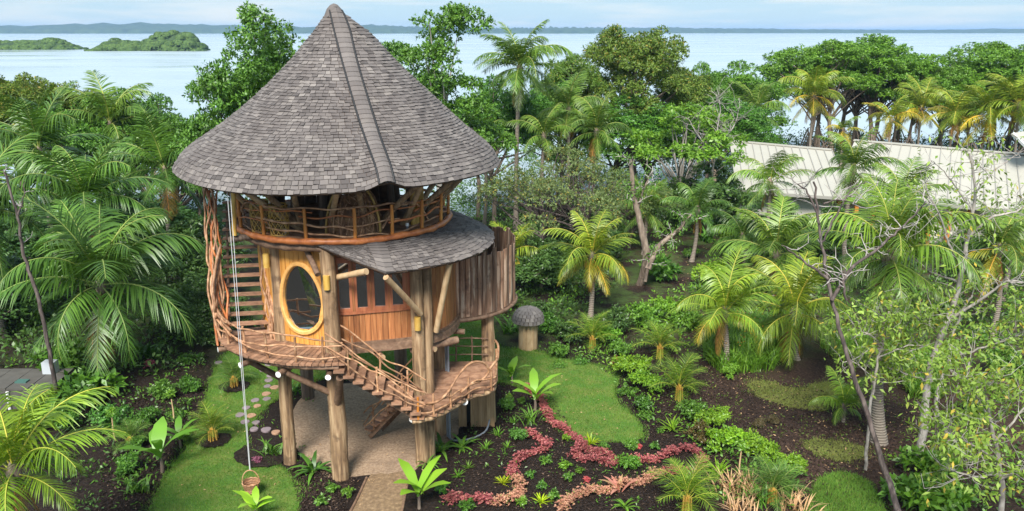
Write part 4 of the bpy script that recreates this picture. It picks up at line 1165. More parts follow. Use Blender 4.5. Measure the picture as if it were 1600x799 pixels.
# concrete tank at the left
tk = empty('concrete_tank', gp(40, 640)); tag(tk, 'low grey concrete tank with slab lids among the left-hand beds', 'tank')
b_ = MB(); b_.box((-.6, .9, .42), (3.4, 1.9, .84)); b_.build('tank_wall', M['concrete'], tk)
for k in range(4):
    b_ = MB(); b_.box((-1.9 + .86 * k, .9 + .03 * (k % 2), .89), (.83, 1.98, .10), Matrix.Rotation(.02 * (k - 1), 3, 'Z')); b_.build('lid_slab', M['concrete'], tk)
b_ = MB(); b_.box((.35, 1.5, 1.19), (.5, .38, .5)); b_.build('pump_box', plain('grey_box', (.42, .45, .47), .6), tk)
b_ = MB(); b_.tube([(-.55, -.1, 0), (-.55, -.1, .8)], .06, 8); b_.build('drain_pipe', M['white'], tk, True)
b_ = MB(); b_.box((-.3, .55, .97), (.45, .3, .06)); b_.build('hatch', plain('green_hatch', (.05, .12, .10), .6), tk)

# ------------------------------------------------------------------ the long pale metal-roofed house
M['roofmetal'] = plain('cream_metal_roof', (0.36, 0.345, 0.295), 0.6, nscale=.35, nvar=.12)
M['roofseam'] = plain('roof_seam', (0.27, 0.26, 0.23), 0.6)
M['wallcream'] = plain('cream_wall', (0.55, 0.53, 0.47), 0.8, nscale=1, nvar=.1)
lhouse = empty('long_house', (29, 64, 0)); tag(lhouse, 'long low house with a cream standing-seam metal roof behind palms', 'house')
def lpart(mb, name, mat, parent=None):
    o = mb.build(name, [mat]); o.parent = parent or lhouse
    if parent is None: o.matrix_parent_inverse = Matrix.Translation((-29, -64, 0))
    return o
def roof_run(rl, rr_, el, er, n, name, over=.0):
    """standing-seam slope between ridge ends rl, rr_ and eave ends el, er, each panel a piece"""
    rp = hempty2(name)
    rl, rr_, el, er = map(Vector, (rl, rr_, el, er))
    nrm = (rr_ - rl).cross(el - rl).normalized()
    if nrm.z < 0: nrm = -nrm
    for k in range(n):
        a, b2 = k / n, (k + 1) / n; g_ = .012 / n
        q4 = [rl.lerp(rr_, a + g_), rl.lerp(rr_, b2 - g_), el.lerp(er, b2 - g_), el.lerp(er, a + g_)]
        b_ = MB(); b_.add(q4 + [v - nrm * .06 for v in q4], [(0, 1, 2, 3), (7, 6, 5, 4), (0, 4, 5, 1), (1, 5, 6, 2), (2, 6, 7, 3), (3, 7, 4, 0)]); lpart(b_, 'roof_panel', M['roofmetal'], rp)
        b_ = MB(); b_.board(rl.lerp(rr_, b2) + nrm * .02, el.lerp(er, b2) + nrm * .02, .06, .09, up=nrm); lpart(b_, 'roof_seam', M['roofseam'], rp)
    return rp
def hempty2(name):
    o = empty(name); o.parent = lhouse; o.matrix_parent_inverse = Matrix.Translation((-29, -64, 0)); return o
RL, RR2 = dp(1140, 221, 72.0), dp(1300, 235.5, 67.5); EL, ER = dp(1150, 297, 61.5), dp(1330, 309, 58.4)
roof_run(RL, RR2, EL, ER, 13, 'low_roof')
R3, R4 = dp(1335, 220.5, 67.0), dp(1640, 246, 59.5); E3, E4 = dp(1300, 306, 59.0), dp(1660, 333, 52.8)
roof_run(R3, R4, E3, E4, 19, 'main_roof')
for p0, p1 in ((RL, RR2), (R3, R4)):
    b_ = MB(); b_.board(p0 + Vector((0, .1, .06)), p1 + Vector((0, .1, .06)), .5, .09); lpart(b_, 'ridge_flashing', M['roofmetal'])
for p0, p1 in ((EL, ER), (E3, E4)):
    b_ = MB(); b_.board(p0 - Vector((0, .05, .12)), p1 - Vector((0, .05, .12)), .1, .2); lpart(b_, 'gutter', M['roofseam'])
# rear slopes, walls
b_ = MB(); b_.add([RL, RR2, RR2 + Vector((3, 9, -2.4)), RL + Vector((3, 9, -2.4))], [(0, 1, 2, 3)]); lpart(b_, 'rear_slope', M['roofmetal'])
b_ = MB(); b_.add([R3, R4, R4 + Vector((3, 8, -2.4)), R3 + Vector((3, 8, -2.4))], [(0, 1, 2, 3)]); lpart(b_, 'rear_slope', M['roofmetal'])
for p0, p1 in ((EL, ER), (E3, E4)):
    a2, b2 = p0 + Vector((0.6, 1.4, -.25)), p1 + Vector((-.2, 1.4, -.25)); b_ = MB()
    b_.board((a2.x, a2.y, a2.z / 2), (b2.x, b2.y, b2.z / 2), .2, a2.z, up=(0, 0, 1)); lpart(b_, 'front_wall', M['wallcream'])
for k in range(12):
    p = E3.lerp(E4, .05 + .085 * k); b_ = MB(); b_.box((p.x, p.y + .5, p.z / 2 - .1), (.26, .26, p.z - .3)); lpart(b_, 'veranda_post', M['orange'])
b_ = MB(); cc = dp(1618, 226, 58); b_.board(cc + Vector((-.9, .2, .25)), cc + Vector((6, 2, 1.0)), 2.0, .12, up=(0.1, -.35, 1)); 
nh = tag(b_.build('neighbour_roof', [M['roofmetal']]), 'corner of a second pale metal roof at the picture edge', 'roof')
b_ = MB(); b_.board(cc + Vector((-.95, -.9, -.25)), cc + Vector((-.95, 1.2, .6)), .12, .2); b_.build('fascia', [M['white']], nh)
# ------------------------------------------------------------------ plants: builders
def leafquads(P, A, Nn, L, W, droop=0.12):
    A = A / (np.linalg.norm(A, axis=1, keepdims=True) + 1e-9)
    S = np.cross(A, Nn); S /= (np.linalg.norm(S, axis=1, keepdims=True) + 1e-9)
    L = L[:, None]; W = W[:, None]
    mid = P + A * L * 0.45
    tip = P + A * L; tip[:, 2] -= droop * L[:, 0]
    return np.stack([P, mid + S * W * .5, tip, mid - S * W * .5], 1).reshape(-1, 3)
def quads(n): return np.arange(n * 4).reshape(-1, 4)
def unit(rng, n):
    d = rng.normal(0, 1, (n, 3)); return d / np.linalg.norm(d, axis=1)[:, None]

def crown_leaves(blobs, nros, k, L, W, rng, low=-0.35, inner=0.72, spread=0.9):
    """blobs (m,4): centre and radius; rosettes of k leaves on each blob's shell"""
    out = []
    B = np.asarray(blobs)
    for b in B:
        n = int(nros * (b[3] / B[:, 3].mean()) ** 2) + 1
        d = unit(rng, n * 2); d = d[d[:, 2] > low + 0.25 * (rng.random(len(d)) - .5)][:n]
        if not len(d): continue
        c = b[:3] + d * b[3] * rng.uniform(inner, 1.06, (len(d), 1)) * np.array([1, 1, .8])
        P = np.repeat(c, k, 0); Nn = np.repeat(d + np.array([0, 0, .45]), k, 0)
        A = Nn * .35 + unit(rng, len(P)) * spread
        P = P + unit(rng, len(P)) * L * .25
        out.append(leafquads(P, A, Nn + rng.normal(0, .35, Nn.shape), L * rng.uniform(.6, 1.25, len(P)), W * rng.uniform(.7, 1.2, len(P))))
    return np.concatenate(out)
def lobes_to_blobs(lobes, nsub, rsub, rng, low=-.3):
    bl = []
    for (x, y, z, rx, ry, rz) in lobes:
        d = unit(rng, nsub * 3); d = d[d[:, 2] > low][:nsub]
        for q_ in d:
            bl.append((x + q_[0] * rx * .82, y + q_[1] * ry * .82, z + q_[2] * rz * .82, rsub * rng.uniform(.65, 1.25)))
    return bl
def limbs(mb, base, fork, targets, r0, seed, n=7, wob=.15):
    q = random.Random(seed); base, fork = Vector(base), Vector(fork)
    L = (fork - base).length
    pts = [base.lerp(fork, t) + Vector((q.uniform(-wob, wob), q.uniform(-wob, wob), 0)) * (0 < t < 1) for t in (0, .25, .5, .75, 1)]
    pts = catmull(pts, 3)
    mb.tube(pts, [r0 * (1.25 if i == 0 else 1) * (1 - .4 * i / len(pts)) for i in range(len(pts))], n + 2)
    for t in targets:
        t = Vector(t); st = base.lerp(fork, q.uniform(.62, 1.0))
        mid = st.lerp(t, .5) + Vector((q.uniform(-wob, wob) * 2, q.uniform(-wob, wob) * 2, q.uniform(-.1, .35) * (t - st).length * .35))
        pp = catmull([st, mid, t], 4)
        mb.tube(pp, [r0 * .42 * (1 - .8 * i / (len(pp) - 1)) for i in range(len(pp))], 5, cap=False)
TREEP = {}
def tree_proto(key, h, w, lobes, nsub, rsub, nros, k, L, W, mat, bark, seed, trunk_r=.25, fork=.45, nlimb=14, prop=0, low=-.35, trunks=1):
    rng = np.random.default_rng(seed); q = random.Random(seed)
    bl = lobes_to_blobs(lobes, nsub, rsub, rng)
    V = crown_leaves(bl, nros, k, L, W, rng, low)
    crown = npmesh(key + '_crown', V, quads(len(V) // 4), [M[mat]])
    mb = MB()
    for tr in range(trunks):
        bx_, by_ = (0, 0) if trunks == 1 else (q.uniform(-w * .25, w * .25), q.uniform(-w * .2, w * .2))
        tg = [b[:3] for b in q.sample(bl, min(len(bl), nlimb))]
        limbs(mb, (bx_, by_, -.4), (bx_ * .8 + q.uniform(-.5, .5), by_ * .8 + q.uniform(-.5, .5), h * fork), tg, trunk_r, seed + tr)
        for i in range(prop):
            a = q.uniform(0, 6.28); rr_ = q.uniform(.6, 1.7)
            mb.tube(catmull([(bx_, by_, h * q.uniform(.12, .28)), (bx_ + rr_ * .6 * math.cos(a), by_ + rr_ * .6 * math.sin(a), h * .1), (bx_ + rr_ * math.cos(a), by_ + rr_ * math.sin(a), -.6)], 4), .06, 5, cap=False)
    trunk = mb.mesh(key + '_trunk', [M[bark]], True)
    hh = float(np.percentile(V[:, 2], 99.7)); ww = float(np.percentile(np.abs(V[:, 0]), 99) + np.percentile(np.abs(V[:, 1]), 99))
    TREEP[key] = (trunk, crown, hh, ww)
def put_tree(key, name, label, cat, group, x, y, h, w, rz=0, tint=(1, 1, 1), z=0):
    tr, cr_, ph, pw = TREEP[key]
    e_ = empty(name, (x, y, z), rz); e_.scale = (w / pw, w / pw, h / ph)
    tag(e_, label, cat, group)
    link('trunk', tr, e_); c_ = link('crown', cr_, e_); c_.color = (*tint, 1)
    return e_
def ptop(px, py, Y):
    p = dp(px, py, Y); return p.x, p.z

# ---- palms
FR = {}
E0S = [82, 68, 54, 40, 26, 12, -4, -22, -42]
def frond_mesh(e0, seed, nl=52, hang=.55, name='frond', ll=.32, curl=1.0):
    rng = np.random.default_rng(seed)
    droop = (42 + 48 * math.cos(R(e0 - 25))) * curl * rng.uniform(.85, 1.15)
    if e0 < -10: droop = 28 * curl
    N = 16; ang = [R(e0 - droop * (s ** 1.4)) for s in np.linspace(0, 1, N + 1)]
    side = rng.normal(0, .05); pts = [np.zeros(3)]
    for i in range(N):
        pts.append(pts[-1] + np.array([math.cos(ang[i]), side * (i / N), math.sin(ang[i])]) / N)
    pts = np.array(pts)
    V, F, mi = [], [], []
    # rib
    for i, p in enumerate(pts):
        w_ = .0105 * (1 - .85 * i / N) + .0015
        t = pts[min(i + 1, N)] - pts[max(i - 1, 0)]; t /= np.linalg.norm(t)
        up = np.cross(t, [0, 1, 0]); up = -up if up[2] < 0 else up
        V += [p + np.array([0, w_, 0]), p + up * w_ * .8, p - np.array([0, w_, 0]), p - up * w_ * .5]
    for i in range(N):
        for j in range(4):
            a, b = i * 4 + j, i * 4 + (j + 1) % 4; F.append((a, b, b + 4, a + 4)); mi.append(1)
    for sg in (-1, 1):
        for k in range(nl):
            s = .14 + .86 * (k + rng.random() * .6) / nl
            if rng.random() < .04: continue
            fi = min(s * N, N - .001); i = int(fi); p = pts[i] + (pts[i + 1] - pts[i]) * (fi - i)
            t = pts[i + 1] - pts[i]; t /= np.linalg.norm(t)
            S = np.array([0, sg, 0.]); up = np.cross(t, S) * sg; up = up if up[2] > 0 or abs(up[2]) < .05 else -up
            phi = R(72 - 42 * s + rng.normal(0, 5))
            d = t * math.cos(phi) + S * math.sin(phi) + up * rng.uniform(.05, .3); d /= np.linalg.norm(d)
            Ll = ll * (math.sin(math.pi * min(1, .16 + .80 * s)) ** .6) * rng.uniform(.82, 1.1)
            wd = .0108 * rng.uniform(.8, 1.2) * (1 - .35 * s)
            base = len(V); q_ = p.copy(); wv = t * 1.0
            for c_, ws in enumerate((.7, 1.0, .75, .12)):
                V += [q_ + wv * wd * ws, q_ - wv * wd * ws]
                d = d + np.array([0, 0, -hang * rng.uniform(.45, 1.0)]); d /= np.linalg.norm(d)
                q_ = q_ + d * Ll / 3
            for c_ in range(3):
                b = base + c_ * 2; F.append((b, b + 1, b + 3, b + 2)); mi.append(0)
    return npmesh(name, V, F, [M['frond'], M['rachis']], mi)
for e_ in E0S:
    FR[e_] = [frond_mesh(e_, 1000 + e_ * 7 + k, hang=(.3, .5, .7)[k], curl=(.75, 1.0, 1.2)[k]) for k in range(3)]
FRA = {e_: frond_mesh(e_, 3000 + e_, nl=30, hang=.18, ll=.34, curl=.85) for e_ in E0S}
def palm(label, cpx, cpy, Y, fl, n=19, base=None, group='coconut palms', tint=(1, 1, 1), yellow=0, seed=0, tr=.14, lo=-45, hi=84, name='coconut_palm', nuts=0, dead=2, trunk=True, cat='palm', spear=True, pos=None):
    q = random.Random(seed * 13 + 5)
    c = dp(cpx, cpy, Y) if pos is None else Vector(pos)
    bxy = gp(*base) if base else Vector((c.x + q.uniform(-.4, .4), c.y + q.uniform(-.4, .4), 0))
    if base: c = dp(cpx, cpy, bxy.y)
    e_ = empty(name, (bxy.x, bxy.y, 0)); tag(e_, label, cat, group)
    cl = c - e_.location
    mb = MB(); K = 9; b1 = Vector((q.uniform(-.25, .25), q.uniform(-.25, .25), 0)) * min(1, cl.z / 4)
    pts = [Vector((0, 0, -.15)).lerp(cl, k / (K - 1)) + b1 * math.sin(math.pi * k / (K - 1)) for k in range(K)]
    mb.tube(pts, [tr * (1.55 if k == 0 else 1.15 if k == 1 else 1 - .25 * k / K) for k in range(K)], 10)
    mb.build('trunk', M['palmtrunk'], e_, True)
    mb = MB(); mb.tube([cl + Vector((0, 0, -.35)), cl + Vector((0, 0, .05)), cl + Vector((0, 0, .35))], [tr * .9, tr * 1.5, tr * .5], 8)
    mb.build('leaf_boss', M['bark'], e_, True)
    n = int(n * .95)
    for i in range(n):
        t = (i + .5) / n
        e0 = hi - (hi - lo) * t ** 1.3 + q.uniform(-9, 9)
        ek = min(E0S, key=lambda z: abs(z - e0))
        f = link('frond', q.choice(FR[ek]), e_)
        f.location = cl + Vector((0, 0, .12 * (1 - t)))
        f.rotation_euler = (q.uniform(-.12, .12), R(ek - e0), i * 2.39996 + q.uniform(-.25, .25))
        s = fl * (.72 + .28 * math.sin(math.pi * min(1, t * 1.1 + .12))) * q.uniform(.9, 1.08)
        f.scale = (s, s * q.uniform(.9, 1.1), s)
        v = q.uniform(.85, 1.15)
        if yellow and t > 1 - yellow and q.random() < .75:
            k = q.uniform(.5, 1); f.color = (1 + 3.0 * k, 1 + .75 * k, 1 - .1 * k, 1)
        else:
            yl = q.uniform(0, .25) + .35 * (1 - t) ** 3
            f.color = (tint[0] * v * (1 + yl), tint[1] * v * (1 + yl * .5), tint[2] * v, 1)
    for i in range(dead):
        f = link('dry_frond', q.choice(FR[-42]), e_); f.location = cl; f.rotation_euler = (0, R(25), q.uniform(0, 6.28)); f.scale = (fl * .6,) * 3; f.color = (3.2, 1.05, 1.6, 1)
    for i in range(nuts):
        a = q.uniform(0, 6.28); b_ = MB(); r_ = .13
        pc = cl + Vector((.28 * math.cos(a), .28 * math.sin(a), -.25 - .2 * q.random()))
        b_.tube([pc + Vector((0, 0, z)) * r_ for z in (-1.15, -.8, 0, .8, 1.15)], [.02, r_ * .75, r_, r_ * .75, .02], 8); b_.build('coconut', M['nut_green' if nuts > 5 else 'nut_orange'], e_, True)
    return e_
M['nut_green'] = plain('green_coconut', (.16, .22, .04), .5, nscale=8)
M['nut_orange'] = plain('orange_coconut', (.50, .24, .03), .5, nscale=8)

# ---- low plants
PL_ = {}
def strap_mesh(key, n, L, W, lo, hi, arch, mat, seed, spread=.05, mats=None, prof_=(.55, 1, .95, .6, .06)):
    """rosette of strap leaves; lo/hi: start elevation in degrees"""
    rng = np.random.default_rng(seed); V = []; F = []
    for i in range(n):
        az = i * 2.39996 + rng.normal(0, .25); e = R(rng.uniform(lo, hi)); l_ = L * rng.uniform(.7, 1.1); w_ = W * rng.uniform(.8, 1.2)
        p = np.array([rng.normal(0, spread), rng.normal(0, spread), 0.]); s = np.array([-math.sin(az), math.cos(az), 0]); b = len(V)
        K = 5; ea = e
        for k in range(K):
            ww = w_ * prof_[k]
            V += [p + s * ww, p - s * ww]
            p = p + np.array([math.cos(az) * math.cos(ea), math.sin(az) * math.cos(ea), math.sin(ea)]) * l_ / (K - 1)
            ea -= R(arch) / (K - 1) * rng.uniform(.6, 1.3)
        for k in range(K - 1): F.append((b + 2 * k, b + 2 * k + 1, b + 2 * k + 3, b + 2 * k + 2))
    PL_[key] = npmesh(key, V, F, [M[m_] for m_ in (mats or [mat])])
def bush_mesh(key, blobs, nros, k, L, W, mat, seed, low=-.2, stems=6):
    rng = np.random.default_rng(seed); V = crown_leaves(blobs, nros, k, L, W, rng, low, inner=.35)
    V[:, 2] = np.maximum(V[:, 2], .01)
    F = quads(len(V) // 4); mi = np.zeros(len(F))
    PL_[key] = npmesh(key, V, F, [M[mat]], mi)
def rblobs(n, R_, H, r, seed):
    q = random.Random(seed); out = []
    for i in range(n):
        a = q.uniform(0, 6.28); d = R_ * math.sqrt(q.random()) * .8
        out.append((d * math.cos(a), d * math.sin(a), max(r * .6, q.uniform(.25, 1) * (H - r) * (1 - .35 * d / R_)), r * q.uniform(.8, 1.2)))
    return out
def put(key, name, label, cat, px, py, s, group=None, tint=(1, 1, 1), rz=None, sz=None, part='foliage', stem=None, z=0):
    p = gp(px, py); q = random.Random(int(px * 977 + py * 31))
    e_ = empty(name, (p.x, p.y, z), q.uniform(0, 6.28) if rz is None else rz); e_.scale = (s, s, sz or s)
    tag(e_, label, cat, group)
    f = link(part, PL_[key], e_); f.color = (*tint, 1)
    if stem:
        h_, r_, mm = stem; b_ = MB(); b_.tube([(0, 0, -.05), (.02, .01, h_ * .5), (0, 0, h_)], [r_ * 1.2, r_, r_ * .8], 6); b_.build('stem', M[mm], e_, True); f.location.z = h_
    return e_
strap_mesh('spiky', 26, .55, .022, 15, 80, 45, 'leafbright', 1)
strap_mesh('dracaena', 30, .75, .035, 5, 85, 40, 'leafbright', 2)
strap_mesh('lily', 40, 1.0, .028, 50, 88, 75, 'leaf', 3, spread=.16)
strap_mesh('paddle', 6, 1.35, .17, 48, 86, 70, 'leafbright', 4, spread=.05, prof_=(.12, .7, 1, .85, .12))
strap_mesh('ginger', 22, 1.3, .07, 50, 86, 70, 'leaf', 5, spread=.25)
strap_mesh('pinkstrap', 7, .8, .07, 40, 80, 60, 'leafpeach', 6)
strap_mesh('dryplume', 60, .75, .022, 40, 88, 50, 'leaftan', 7, spread=.28)
strap_mesh('fernish', 14, .9, .055, 20, 70, 80, 'leaf', 8, spread=.04)
bush_mesh('shrub', rblobs(9, .55, .95, .28, 1), 34, 5, .11, .055, 'leaf', 1)
bush_mesh('shrubbright', rblobs(10, .55, 1.1, .26, 2), 32, 5, .10, .055, 'leafbright', 2)
bush_mesh('shrubdark', rblobs(10, .65, 1.1, .30, 3), 36, 5, .12, .06, 'leafdark', 3)
bush_mesh('shrubbroad', rblobs(8, .6, 1.0, .32, 4), 14, 5, .24, .12, 'leaf', 4)
bush_mesh('seedling', rblobs(4, .18, .45, .13, 5), 11, 4, .12, .055, 'leaf', 5)
bush_mesh('sprig', rblobs(4, .16, .6, .11, 6), 9, 4, .13, .05, 'leafbright', 6)
bush_mesh('pinksprig', rblobs(4, .2, .4, .14, 7), 14, 4, .09, .05, 'leafpink', 7)
bush_mesh('ground', rblobs(8, .55, .35, .2, 8), 16, 4, .10, .055, 'leaf', 8)
# ------------------------------------------------------------------ trees
qz = random.Random(77)
def dome(n, R_, z0, H, r, seed, flat=.8, fill=.55, pw=2):
    """lobes of a rounded crown"""
    q = random.Random(seed); out = []
    for i in range(n):
        a = 2.39996 * i + q.uniform(-.3, .3); t = (i + .5) / n
        d = R_ * math.sqrt(t) * q.uniform(.8, 1.02)
        z = z0 + H * (1 - (d / R_) ** pw * .8) * q.uniform(fill, 1)
        rr_ = r * q.uniform(.75, 1.2)
        out.append((d * math.cos(a), d * math.sin(a), z, rr_, rr_, rr_ * flat))
    return out
tree_proto('bigleaf', 15.5, 9.5, dome(26, 3.6, 6.0, 8.2, 1.5, 3, .85, .4), 10, .64, 26, 6, .23, .105, 'leaf', 'bark', 3, .3, .5, 22)
tree_proto('airy', 16, 8, dome(26, 3.2, 5.5, 9.3, 1.15, 5, .75, .4), 7, .56, 22, 6, .22, .10, 'leaf', 'barkpale', 5, .22, .55, 26)
tree_proto('denseolive', 14, 12, dome(30, 4.8, 4.5, 8.0, 1.7, 6, .8, .45), 10, .66, 30, 6, .22, .10, 'leafolive', 'bark', 6, .35, .4, 24)
tree_proto('mangrove', 14, 11, dome(32, 4.6, 5.2, 7.6, 1.6, 7, .75, .55, 4), 9, .64, 26, 6, .25, .11, 'leaf', 'bark', 7, .2, .5, 34, prop=9, trunks=3)
tree_proto('mangrove_b', 14, 11, dome(30, 4.7, 5.4, 7.2, 1.55, 17, .75, .55, 4), 9, .64, 26, 6, .25, .11, 'leaf', 'bark', 17, .2, .5, 34, prop=9, trunks=4)
tree_proto('shorebank', 11, 9, dome(34, 4.0, 2.8, 7.0, 1.35, 8, .8, .6, 5), 8, .58, 24, 6, .22, .10, 'leaf', 'bark', 8, .2, .45, 26, trunks=2)
tree_proto('paleairy', 7.5, 9, dome(22, 3.9, 2.6, 4.2, 1.0, 9, .6, .4), 9, .5, 18, 5, .14, .06, 'leafpale', 'barkdead', 9, .13, .42, 40, trunks=2)
tree_proto('brightbush', 9, 8, dome(16, 3.2, 3.6, 4.8, .8, 10, .8, .25), 5, .42, 13, 6, .27, .12, 'leafbright', 'barkpale', 10, .16, .3, 34)
tree_proto('understory', 5, 5, dome(14, 2.1, .8, 3.6, .95, 11, .8, .3), 8, .45, 20, 5, .22, .10, 'leafdark', 'bark', 11, .12, .4, 10)

T_ = [  # key, name, label, crown px, top py, Y, width in px, tint
 ('bigleaf', 'broadleaf_tree', 'tall dense broadleaf tree rising behind the left of the shingle roof', 398, 8, 45, 225, (1, 1.02, 1.05)),
 ('airy', 'mangrove_tree', 'tall open mangrove tree between the roof tip and the tallest palm', 690, 2, 50, 175, (1, 1, .95)),
 ('airy', 'mangrove_tree', 'shorter open mangrove tree against the right slope of the shingle roof', 628, 62, 55, 130, (.95, 1, 1)),
 ('denseolive', 'broadleaf_tree', 'massive olive green domed tree to the right of the tallest palm', 1000, 40, 76, 200, (1, 1, .95)),
 ('denseolive', 'broadleaf_tree', 'lower olive tree shouldering the massive domed tree on the palm side', 893, 84, 72, 120, (.9, 1.05, .9)),
 ('shorebank', 'broadleaf_tree', 'small rounded tree just right of the massive domed tree', 1088, 98, 82, 95, (1, 1.02, .9)),
 ('shorebank', 'broadleaf_tree', 'low flat-topped tree at the gap of open sea', 1160, 96, 92, 140, (1.1, 1.1, .9)),
 ('mangrove', 'mangrove_tree', 'mangrove with wide rounded crown, first right of the gap of open sea', 1285, 62, 100, 150, (1.3, 1.22, 1.0)),
 ('mangrove_b', 'mangrove_tree', 'tallest mangrove behind the long metal roof', 1378, 54, 104, 170, (1.3, 1.25, 1)),
 ('mangrove', 'mangrove_tree', 'mangrove sloping down right of the tallest mangrove behind the metal roof', 1440, 92, 100, 120, (1.3, 1.22, 1.0)),
 ('mangrove_b', 'mangrove_tree', 'lowest mangrove in the dip of the shoreline canopy', 1500, 118, 98, 120, (1.3, 1.22, 1.0)),
 ('mangrove', 'mangrove_tree', 'tall mangrove at the far end of the shoreline row', 1572, 64, 102, 170, (1.3, 1.22, 1.0)),
 ('mangrove_b', 'mangrove_tree', 'mangrove cut off by the picture edge at the end of the row', 1650, 92, 98, 170, (1.3, 1.22, 1.0)),
 ('denseolive', 'broadleaf_tree', 'shore tree in the far corner by the picture edge', 15, 112, 60, 190, (1.05, 1, .9)),
 ('denseolive', 'broadleaf_tree', 'shore tree with open crown left of the slender palm', 88, 128, 64, 170, (1.2, 1.12, .9)),
 ('shorebank', 'broadleaf_tree', 'shore tree right behind the slender palm', 168, 138, 66, 170, (1.0, 1.0, .95)),
 ('shorebank', 'broadleaf_tree', 'shore tree nearest the open bay', 243, 148, 64, 120, (.9, 1, .95)),
 ('shorebank', 'broadleaf_tree', 'lower shore tree beside the left roof edge', 300, 205, 58, 120, (.8, .95, .95)),
 ('brightbush', 'almond_tree', 'young tree with bright upright leaf clusters and a forked pale trunk', 1075, 158, 62, 165, (1, 1, 1)),
 ('paleairy', 'shade_tree', 'feathery grey-green tree behind the slab tower', 868, 228, 50, 215, (1, 1, 1)),
 ('paleairy', 'shade_tree', 'second feathery grey-green tree beside the red bare patch', 985, 262, 56, 140, (.85, .95, .85)),
 ('shorebank', 'broadleaf_tree', 'dark shore tree under the tallest palm', 768, 118, 66, 150, (.75, .9, .85)),
 ('shorebank', 'broadleaf_tree', 'dark shore tree behind the twin palms', 870, 128, 69, 140, (.75, .9, .8)),
 ('shorebank', 'broadleaf_tree', 'dark tree below the massive domed tree', 1000, 150, 70, 190, (.75, .9, .8)),
 ('shorebank', 'broadleaf_tree', 'dark tree at the near end of the metal roof', 1135, 150, 78, 150, (.8, .95, .85)),
 ('understory', 'understory_tree', 'leafy bush tree hiding the near end wall of the metal-roofed house', 1228, 312, 54, 90, (1.6, 1.6, 1.2)),
 ('understory', 'understory_tree', 'leafy bush tree under the middle of the metal roof', 1300, 320, 52, 90, (1.4, 1.4, 1.2)),
 ('understory', 'understory_tree', 'leafy bush tree under the right end of the metal roof', 1530, 345, 47, 90, (1.5, 1.5, 1.1)),
 ('shorebank', 'broadleaf_tree', 'shore tree filling the gap before the bay', 205, 160, 60, 150, (1.0, 1.0, .95)),
 ('shorebank', 'broadleaf_tree', 'low shore tree in the middle of the left shore row', 125, 150, 58, 160, (.95, 1.0, .95)),
 ('understory', 'understory_tree', 'dark bushy tree under the hanging left palm', 290, 345, 44, 150, (1, 1, 1)),
 ('understory', 'understory_tree', 'dark bushy tree beside the balcony stair', 318, 430, 38, 110, (1, 1, 1)),
 ('understory', 'understory_tree', 'dark bushy tree at the left picture edge', -5, 400, 40, 190, (.9, 1, 1)),
 ('understory', 'understory_tree', 'dark bushy tree between the left palms', 95, 300, 50, 220, (.8, .95, .95)),
 ('understory', 'understory_tree', 'dark bushy tree in the left palm thicket near the shore', 215, 290, 52, 200, (.8, .95, .95)),
 ('understory', 'understory_tree', 'dark bushy tree below the grey-green feathery tree', 850, 370, 46, 130, (1, 1, 1)),
 ('understory', 'understory_tree', 'dark bushy tree under the almond-like bright tree', 1105, 250, 60, 130, (1, 1, 1)),
 ('understory', 'understory_tree', 'dark bushy tree behind the coconut palm with yellow fronds', 905, 315, 52, 120, (.95, 1, 1)),
]
for i, (key, name, lab, px, py, Y, wpx, tint) in enumerate(T_):
    x, zt = ptop(px, py, Y)
    w_ = wpx * (Y * CP + (CAM_H - zt) * SP) / FPX
    z0 = -.3 if Y > 78 else 0
    put_tree(key, name, lab, 'tree', 'trees of the garden and shore', x, Y, (zt - z0) * .985, w_ * 1.14, rz=1.9 * i + .4, tint=tint, z=z0)

